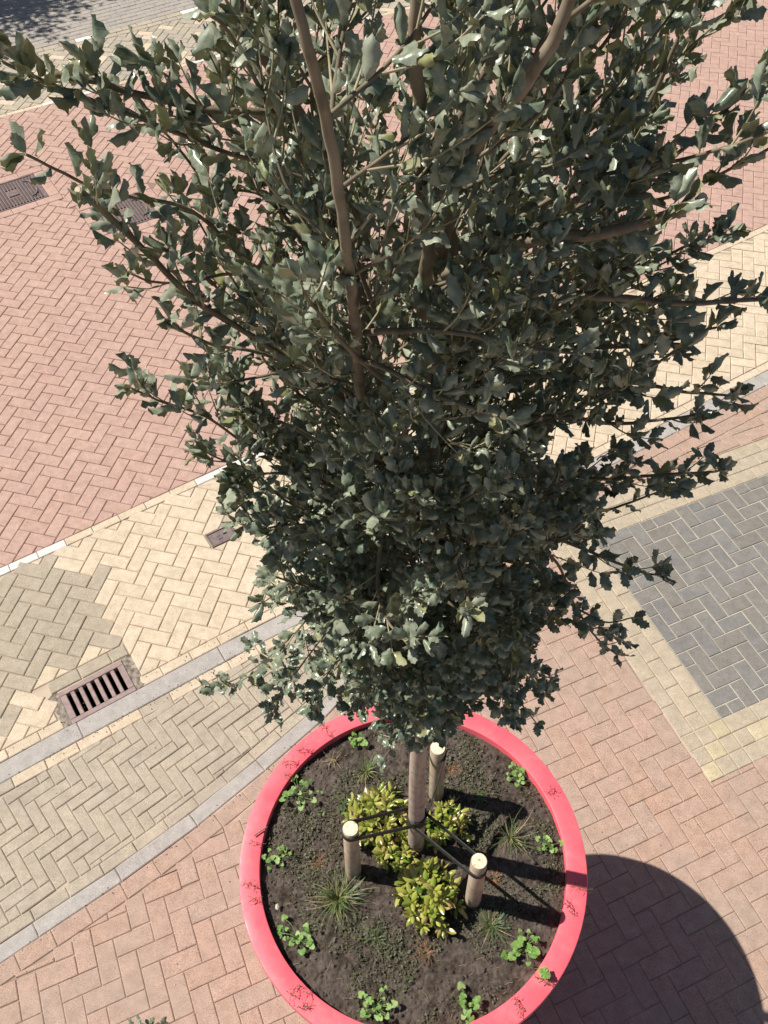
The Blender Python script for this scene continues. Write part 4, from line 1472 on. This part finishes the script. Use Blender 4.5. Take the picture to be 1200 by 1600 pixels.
shrub(0.150, 1.035, 0.125, 0.135, 0.17, 34, 'golden green glossy shrub in front of the trunk', 1, 0.045)
shrub(-0.050, 1.350, 0.175, 0.140, 0.17, 42, 'golden green glossy shrub left of the trunk behind the left stake', 2, 0.041)
shrub(0.235, 1.335, 0.115, 0.115, 0.11, 22, 'smaller golden shrub right of the trunk beside the rear stake', 3, 0.036)
shrub(0.02, 1.20, 0.11, 0.07, 0.08, 12, 'low dark green shrub sprouts in shade between trunk and left stake', 4, 0.040)


# ------------------------------------------------------------------ weeds
def weed_leaf(seed):
    q = random.Random(seed)
    V = [(0, 0, 0)]
    n = 21
    for k in range(n):
        th = -2.35 + 4.7 * k / (n - 1)
        r = 0.5 * (0.72 + 0.28 * abs(math.cos(1.5 * th)) ** 0.7) * (1 + (0.09 if k % 2 else -0.07))
        V.append((0.12 + r * math.cos(th), r * math.sin(th), 0.10 * r * math.cos(3 * th) + q.uniform(-.03, .03) - 0.18 * r * r))
    F = [(0, k, k + 1) for k in range(1, n)]
    return np.array(V), np.array(F)


WL = [weed_leaf(k) for k in range(5)]
WLm = [mesh_np('leaf', V, Fa, M['weed']) for V, Fa in WL]


def weed(px, py, n, spread, lab, seed, size=0.029):
    n = int(n * 1.45)
    q = random.Random(seed)
    c = at(px, py, 1.44)
    g = empty('bright_weed', (c.x, c.y, soil_h(c.x, c.y)), lab, 'weed', 'bright green weeds round the bed')
    st = MB()
    ea, el_ = q.random() * PI, q.uniform(0.55, 1.0)
    for i in range(n):
        a = i * 2.4 + q.uniform(-.7, .7); r = spread * math.sqrt((i + 0.3) / n) * q.uniform(0.6, 1.35) * (el_ + (1.35 - el_) * abs(math.cos(a - ea)))
        tip = Vector((c.x + r * math.cos(a), c.y + r * math.sin(a) * 0.8, g.location.z + q.uniform(0.022, 0.05)))
        mid = Vector((c.x + 0.5 * r * math.cos(a), c.y + 0.5 * r * math.sin(a), g.location.z + 0.03))
        st.tube(smooth_path([g.location, mid, tip], 3), 0.0011, 4, cap=False)
        d = Vector((math.cos(a), math.sin(a), 0.1))
        fr = leaf_frame(d, Vector((q.gauss(0, .25), q.gauss(0, .25) - 0.15, 1)))
        o = link('leaf', WLm[q.randrange(5)], g)
        s_ = size * q.uniform(0.5, 1.2)
        mw = fr.to_4x4() @ Matrix.Scale(s_, 4); mw.translation = tip - g.location
        o.matrix_parent_inverse = Matrix.Identity(4)
        o.matrix_basis = mw
    st.build('stems', M['weed'], g, True)


for k, (px, py, n, sp_, lab) in enumerate([
    (466, 1240, 13, 0.070, 'bright green lobed weed clump at the upper left rim of the planter'),
    (430, 1342, 11, 0.052, 'bright green weed clump by the left rim beside dry red tuft'),
    (466, 1464, 14, 0.062, 'bright green weed clump at lower left, below the big grass tuft'),
    (587, 1572, 15, 0.062, 'bright green weed clump at the bottom of the bed, left of centre'),
    (731, 1571, 11, 0.048, 'bright green weed clump at the bottom rim, right of centre'),
    (822, 1478, 13, 0.058, 'bright green clover like weed clump at lower right rim'),
    (858, 1322, 9, 0.042, 'small green weed clump near the right rim above the trunk shadow'),
    (808, 1210, 12, 0.048, 'bright green weed clump at the upper right rim'),
    (558, 1158, 9, 0.034, 'small bright weed clump at the top of the bed, left of trunk'),
    (694, 1134, 7, 0.036, 'small green weed under the foliage at the back rim'),
    (501, 1240, 2, 0.012, 'tiny pale green seedling right of the upper left weed'),
]):
    weed(px, py, n, sp_, lab, 40 + k, [0.030, 0.025, 0.028, 0.026, 0.031, 0.034, 0.024, 0.027, 0.029, 0.026, 0.02][k])
# one weed leaning over the rim
c = at(850, 1522, 1.475)
g = empty('bright_weed', (c.x - 0.03, c.y + 0.03, 1.42), 'single green weed leaf hanging over the lower right rim', 'weed', 'bright green weeds round the bed')
st = MB(); st.tube(smooth_path([g.location, g.location + Vector((0.015, -0.01, 0.05)), Vector((c.x, c.y, 1.49))], 4), 0.0012, 4, cap=False); st.build('stems', M['weed'], g, True)
for k in range(3):
    a = -0.6 + k * 1.6
    o = link('leaf', WLm[k], g)
    mw = leaf_frame(Vector((math.cos(a), math.sin(a), 0)), Vector((0.1, -0.2, 1))).to_4x4() @ Matrix.Scale(0.040, 4)
    mw.translation = Vector((c.x, c.y, 1.49)) - g.location
    o.matrix_parent_inverse = Matrix.Identity(4); o.matrix_basis = mw


# ------------------------------------------------------------------ grass and dry tufts
def tuft(name, px, py, n, ln, wd, mat, lab, cat, group, seed, spread=0.9, lift=0.7, mat2=None, curlk=1.0):
    q = random.Random(seed)
    c = at(px, py, 1.43)
    c.z = soil_h(c.x, c.y)
    mb = MB(); mb2 = MB()
    for i in range(n):
        a = q.random() * 2 * PI
        L = ln * q.uniform(0.45, 1.15)
        out = Vector((math.cos(a), math.sin(a), 0)); side = Vector((-out.y, out.x, 0))
        k = q.uniform(0.2, 1) * spread
        base = Vector((c.x, c.y, c.z)) + out * q.uniform(0, 0.014)
        V = []
        ns = 6
        bendy = q.uniform(0.5, 1.4) * curlk
        sway = q.uniform(-0.35, 0.35) * curlk
        for j in range(ns + 1):
            t = j / ns
            p = base + out * (L * k * t) + side * (sway * L * t * t) + Vector((0, 0, L * lift * (t - 0.45 * bendy * t * t) * (1.25 - k)))
            p.z = max(p.z, soil_h(p.x, p.y) + 0.003 if (Vector((p.x, p.y)) - PC).length < 0.64 else 1.455)
            w2 = wd * (1 - t ** 2) * 0.5 + 0.0002
            V += [p - side * w2, p + side * w2]
        F = [(2 * j, 2 * j + 2, 2 * j + 3, 2 * j + 1)[::-1] for j in range(ns)]
        (mb2 if (mat2 and q.random() < 0.22) else mb).add(V, F)
    if mat2 and mb2.v:
        g = empty(name, tuple(c), lab, cat, group)
        mb.build('green_blades', mat, g, True); mb2.build('dry_blades', mat2, g, True)
    else:
        o = mb.build(name, mat, None, True)
        tag(o, lab, cat, group)


G1 = 'grass tufts in the planter bed'
tuft('grass_tuft', 528, 1405, 150, 0.17, 0.0032, M['grass'], 'largest grass tuft, spreading below the left stake', 'grass', G1, 1, 0.85, 0.85, M['straw'])
tuft('grass_tuft', 588, 1466, 30, 0.085, 0.0055, M['grass_dark'], 'small dark broad bladed tuft left of the front golden shrub', 'grass', G1, 2, 0.9, 0.6)
tuft('grass_tuft', 768, 1446, 90, 0.115, 0.0028, M['grass_dark'], 'dull grass tuft with straw blades below the right stake', 'grass', G1, 3, 0.95, 0.6, M['straw'])
tuft('grass_tuft', 797, 1308, 48, 0.16, 0.0030, M['grass'], 'loose grass tuft with long arching blades right of the trunk', 'grass', G1, 4, 0.8, 0.8, M['straw'])
tuft('grass_tuft', 572, 1205, 60, 0.12, 0.0032, M['grass'], 'grass tuft above the left golden shrub near the foliage', 'grass', G1, 5, 0.8, 0.8, M['straw'])
tuft('grass_tuft', 538, 1256, 26, 0.07, 0.0060, M['grass_dark'], 'short broad bladed tuft above the left stake', 'grass', G1, 6, 0.9, 0.7)
tuft('grass_tuft', 752, 1245, 22, 0.07, 0.0040, M['grass_dark'], 'little green tuft in the rear stake shadow', 'grass', G1, 7, 0.9, 0.6)
G2 = 'dried red brown tufts in the bed'
tuft('dry_tuft', 497, 1348, 60, 0.07, 0.0016, M['dry'], 'dried rusty tuft left of the left stake', 'dry plant', G2, 11, 0.9, 0.7, None, 1.6)
tuft('dry_tuft', 664, 1488, 65, 0.075, 0.0018, M['dry'], 'dried rusty tuft directly below the front golden shrub', 'dry plant', G2, 12, 0.85, 0.7, None, 1.4)
tuft('dry_tuft', 771, 1372, 55, 0.065, 0.0018, M['dry'], 'dried rusty tuft right of the right stake', 'dry plant', G2, 13, 0.9, 0.8, None, 1.8)
tuft('dry_tuft', 706, 1202, 55, 0.065, 0.0016, M['dry'], 'dried rusty tuft right of the rear stake', 'dry plant', G2, 14, 0.9, 0.7, None, 1.6)
tuft('dry_tuft', 520, 1185, 22, 0.08, 0.0016, M['straw'], 'sparse straw coloured tuft near the upper left rim', 'dry plant', G2, 15, 0.9, 0.8, None, 1.6)

# ------------------------------------------------------------------ creeping ground cover
V, F = [], []
spots = []
for _ in range(400):
    a = R.random() * 2 * PI
    r = R.uniform(0.30, 0.62)
    spots.append((PC.x + r * math.cos(a), PC.y + r * math.sin(a)))
for _ in range(17000):
    x0, y0 = R.choice(spots)
    x, y = x0 + R.gauss(0, 0.028), y0 + R.gauss(0, 0.028)
    d = math.hypot(x - PC.x, y - PC.y)
    if d > 0.632: continue
    if noise.noise(Vector((x * 4.5, y * 4.5, 7))) < -0.12: continue
    z = soil_h(x, y) + R.uniform(0.001, 0.014)
    s_ = 0.0018 + 0.0065 * R.random() ** 2.2
    a = R.random() * 6.28
    nx, ny = R.gauss(0, 0.5), R.gauss(0, 0.5)
    u = Vector((math.cos(a), math.sin(a), -nx * math.cos(a) - ny * math.sin(a))) * s_
    v_2 = Vector((-math.sin(a), math.cos(a), nx * math.sin(a) - ny * math.cos(a))) * s_ * 0.55
    p = Vector((x, y, z)); k = len(V)
    V += [p - u, p + v_2, p + u, p - v_2]
    F.append((k, k + 1, k + 2, k + 3))
tag(link('ground_cover', mesh_np('ground_cover', np.array([tuple(p) for p in V]), np.array(F), M['cover'], False)), 'creeping olive ground cover speckling the soil near the rim', 'ground cover', kind='stuff')
# bits of straw and twig lying about
mb = MB()
for _ in range(260):
    a, r = R.random() * 2 * PI, 0.61 * math.sqrt(R.random())
    x, y = PC.x + r * math.cos(a), PC.y + r * math.sin(a)
    t = R.random() * PI; L = R.uniform(0.008, 0.035)
    pts = [Vector((x + L * k * math.cos(t + 0.3 * k), y + L * k * math.sin(t + 0.3 * k), 0)) for k in (0, 0.5, 1)]
    for p in pts: p.z = soil_h(p.x, p.y) + 0.003
    mb.tube(pts, R.uniform(0.0004, 0.0010), 4)
tag(mb.build('straw_litter', M['straw'], None), 'thin bits of dry straw and twig lying on the soil', 'litter', kind='stuff')


# trailing stems over the rim
def trailer(a_px, b_px, lab, seed, nl=16, h=0.02):
    q = random.Random(seed)
    A, B = at(*a_px, 1.43), at(*b_px, ZR + 0.02)
    A.z = 1.425
    mid = A.lerp(B, 0.5); mid.z = ZR + h + 0.008
    B.z = ZR + h * 0.6
    p = smooth_path([A, mid, B], 5)
    g = empty('trailing_stem', tuple(A), lab, 'trailing plant', 'wiry stems creeping over the rim')
    mb = MB(); mb.tube(p, 0.0008, 4, cap=False)
    V, F = [], []
    for i in range(nl):
        t = q.uniform(0.25, 1); c = p[int(t * (len(p) - 1))]
        a = q.random() * 6.28; L = q.uniform(0.006, 0.024)
        e = c + Vector((math.cos(a), math.sin(a), q.uniform(-0.1, 0.3))) * L
        mb.tube([c, e], 0.0005, 3, cap=False)
        for j in range(2):
            cc = c.lerp(e, 0.6 + 0.4 * j)
            b = q.random() * 6.28; s_ = q.uniform(0.0022, 0.0042)
            u = Vector((math.cos(b), math.sin(b), 0.2)) * s_; w2 = Vector((-math.sin(b), math.cos(b), 0.1)) * s_ * 0.6
            k = len(V); V += [cc - u, cc + w2, cc + u, cc - w2]; F.append((k, k + 1, k + 2, k + 3))
    mb.build('stem', M['trail_stem'], g)
    link('leaves', mesh('leaves', V, F, M['trail']), g)


for k, (a_, b_, n_, lab) in enumerate([
    ((520, 1160), (500, 1128), 18, 'wiry stem with tiny leaves over the upper left rim, topmost'),
    ((495, 1178), (462, 1172), 18, 'wiry stem with tiny leaves over the upper left rim, second'),
    ((475, 1195), (440, 1192), 16, 'wiry stem over the upper left rim, third down'),
    ((455, 1215), (445, 1216), 10, 'short wiry stem over the upper left rim, lowest of that group'),
    ((413, 1320), (388, 1318), 8, 'thin bare stem crossing the left rim below the cut twig'),
    ((412, 1394), (380, 1378), 14, 'wiry stem with tiny leaves over the left rim by the pale stone'),
    ((410, 1402), (386, 1412), 10, 'short wiry stem over the left rim, below its twin'),
    ((470, 1535), (452, 1562), 16, 'wiry stem over the lower left rim, nearer the weeds'),
    ((490, 1545), (470, 1580), 18, 'wiry stem over the lower left rim, lowest of the left side'),
    ((850, 1245), (868, 1232), 14, 'little leafy sprig over the upper right rim'),
    ((880, 1385), (925, 1392), 14, 'wiry stem reaching over the right rim into the planter shadow'),
    ((880, 1400), (895, 1430), 14, 'wiry stem over the right rim below the trunk shadow'),
    ((830, 1525), (862, 1540), 14, 'wiry stem over the lower right rim under the green leaf'),
    ((800, 1552), (815, 1585), 16, 'wiry stem over the lower right rim, lowest on that side'),
]):
    trailer(a_, b_, lab, 70 + k, n_)

# cut twig lying on the left rim, pale stone, leaf scraps
A, B = at(397, 1306, 1.46), at(418, 1292, 1.46)
mb = MB(); mb.tube(smooth_path([A, A.lerp(B, 0.5) + Vector((0, 0.002, 0.001)), B], 3), 0.0032, 6)
tag(mb.build('cut_twig', M['bark'], None, True), 'short cut twig lying on the left rim', 'twig')
c = at(433, 1417, 1.43)
mb = MB(); s_ = 0.012
mb.add([(c.x + s_ * px * 0.8, c.y + s_ * py * 1.3, 1.430 + s_ * pz * 0.6) for px, py, pz in ico], icf)
tag(mb.build('pebble', M['pebble'], None, False), 'pale flat stone on the soil near the left rim', 'stone')
c = at(505, 1276, 1.43)
o = link('fallen_leaf', mesh_np('fallen_leaf', *SH[0], M['weed'])); mw = leaf_frame(Vector((0.1, 1, 0)), Vector((0, 0, 1))).to_4x4() @ Matrix.Scale(0.022, 4); mw.translation = (c.x, c.y, 1.437); o.matrix_basis = mw
tag(o, 'small pale green leaf lying on the soil above the left stake', 'leaf')

# grit and dropped seeds over the paving
mb = MB(); mb2 = MB()
for _ in range(900):
    px, py = R.uniform(0, 1200), 1600 * R.random() ** 0.6
    p = at(px, py, 0.001)
    s_ = 0.0016 * (1 + 1.6 * R.random() ** 5) * (1 + (p.y > 6))
    (mb if R.random() < 0.4 else mb2).add([(p.x + s_ * a, p.y + s_ * b * R.uniform(0.5, 1.3), 0.002 + s_ * cc * 0.6) for a, b, cc in ico], icf)
tag(mb.build('pale_grit', M['pebble'], None), 'specks of pale grit scattered over the paving', 'grit', kind='stuff')
tag(mb2.build('dark_litter', M['trail_stem'], None), 'dark seeds and leaf crumbs scattered over the paving', 'litter', kind='stuff')

mb = MB()
for _ in range(420):
    k = R.random()
    if k < 0.45: C_ = B1b; off_ = R.gauss(-0.01, 0.02)
    elif k < 0.8: C_ = B2b; off_ = R.gauss(-0.01, 0.02)
    else: C_ = B1; off_ = R.gauss(0.03, 0.03)
    i_ = R.randrange(1, len(C_) - 1); t_ = R.random()
    p = offset(C_, off_)[i_ - 1].lerp(offset(C_, off_)[i_], t_)
    s_ = R.uniform(0.0015, 0.0048)
    mb.add([(p.x + s_ * a * R.uniform(0.6, 1.6), p.y + s_ * b * R.uniform(0.4, 1.4), 0.002 + s_ * cc * 0.4) for a, b, cc in ico], icf)
tag(mb.build('kerb_crumbs', M['trail_stem'], None), 'brown crumbs of litter gathered along the grey kerb bands', 'litter', kind='stuff')

# ------------------------------------------------------------------ a second small oak just below the frame, only its tip shows
base = at(232, 1650, 0.0)
top = at(232, 1606, 0.42)
g = empty('oak_seedling', (base.x, base.y, 0), 'small leafy oak sprig poking into view at the bottom left edge', 'sapling')
mb = MB(); sp2 = smooth_path([Vector((top.x, top.y - 0.02, 0)), Vector((top.x, top.y - 0.01, 0.2)), top], 4); mb.tube(sp2, [0.006 - 0.004 * i / (len(sp2) - 1) for i in range(len(sp2))], 6)
mb.build('stem', M['bark_dark'], g, True)
F2 = Foliage()
for k in range(7):
    a = k * 2.4; b_ = sp2[-1 - (k % 4)]
    e = b_ + Vector((math.cos(a) * 0.06, math.sin(a) * 0.025, 0.03))
    F2.on(smooth_path([b_, b_.lerp(e, 0.5), e], 2), 0.2, 0.018, 0.045, 0.1, Vector((top.x, top.y)), 4, 0.8)
joined_leaves('leaves', VAR, F2.items, M['oak'], g)

# ------------------------------------------------------------------ street tree off to the far left whose shade falls on the carriageway
tx, ty = -7.35, 13.75
g = empty('street_tree', (tx, ty, 0), 'street tree beyond the far parking bay shading the grey carriageway', 'tree')
mb = MB(); mb.tube(smooth_path([(tx, ty, -0.05), (tx + 0.03, ty, 1.2), (tx, ty, 2.2), (tx + 0.02, ty, 3.6)], 4), [0.09 - 0.05 * i / 12 for i in range(13)], 10); mb.build('trunk', M['bark'], g, True)
its = []
tw = MB()
for k in range(46):
    a = k * 2.4; z0 = 2.0 + 1.6 * R.random(); rr_ = R.uniform(0.5, 1.15)
    e = Vector((tx + rr_ * math.cos(a), ty + rr_ * math.sin(a), z0 + R.uniform(0.2, 0.8)))
    b_ = Vector((tx, ty, z0))
    tw.tube([b_, b_.lerp(e, 0.5) + Vector((0, 0, 0.06)), e], [0.02, 0.012, 0.005], 5, cap=False)
    for j in range(46):
        p = b_.lerp(e, R.uniform(0.35, 1.05)) + Vector((R.gauss(0, .14), R.gauss(0, .14), R.gauss(0, .12)))
        its.append((R.randrange(24), p, leaf_frame(F2.rv(), Vector((0, 0, 1)) + F2.rv(.5)), R.uniform(0.07, 0.11)))
tw.build('branches', M['bark'], g, True)
tag(joined_leaves('crown', VAR, its, M['oak'], g), kind='stuff')
print('objects', len(bpy.data.objects))
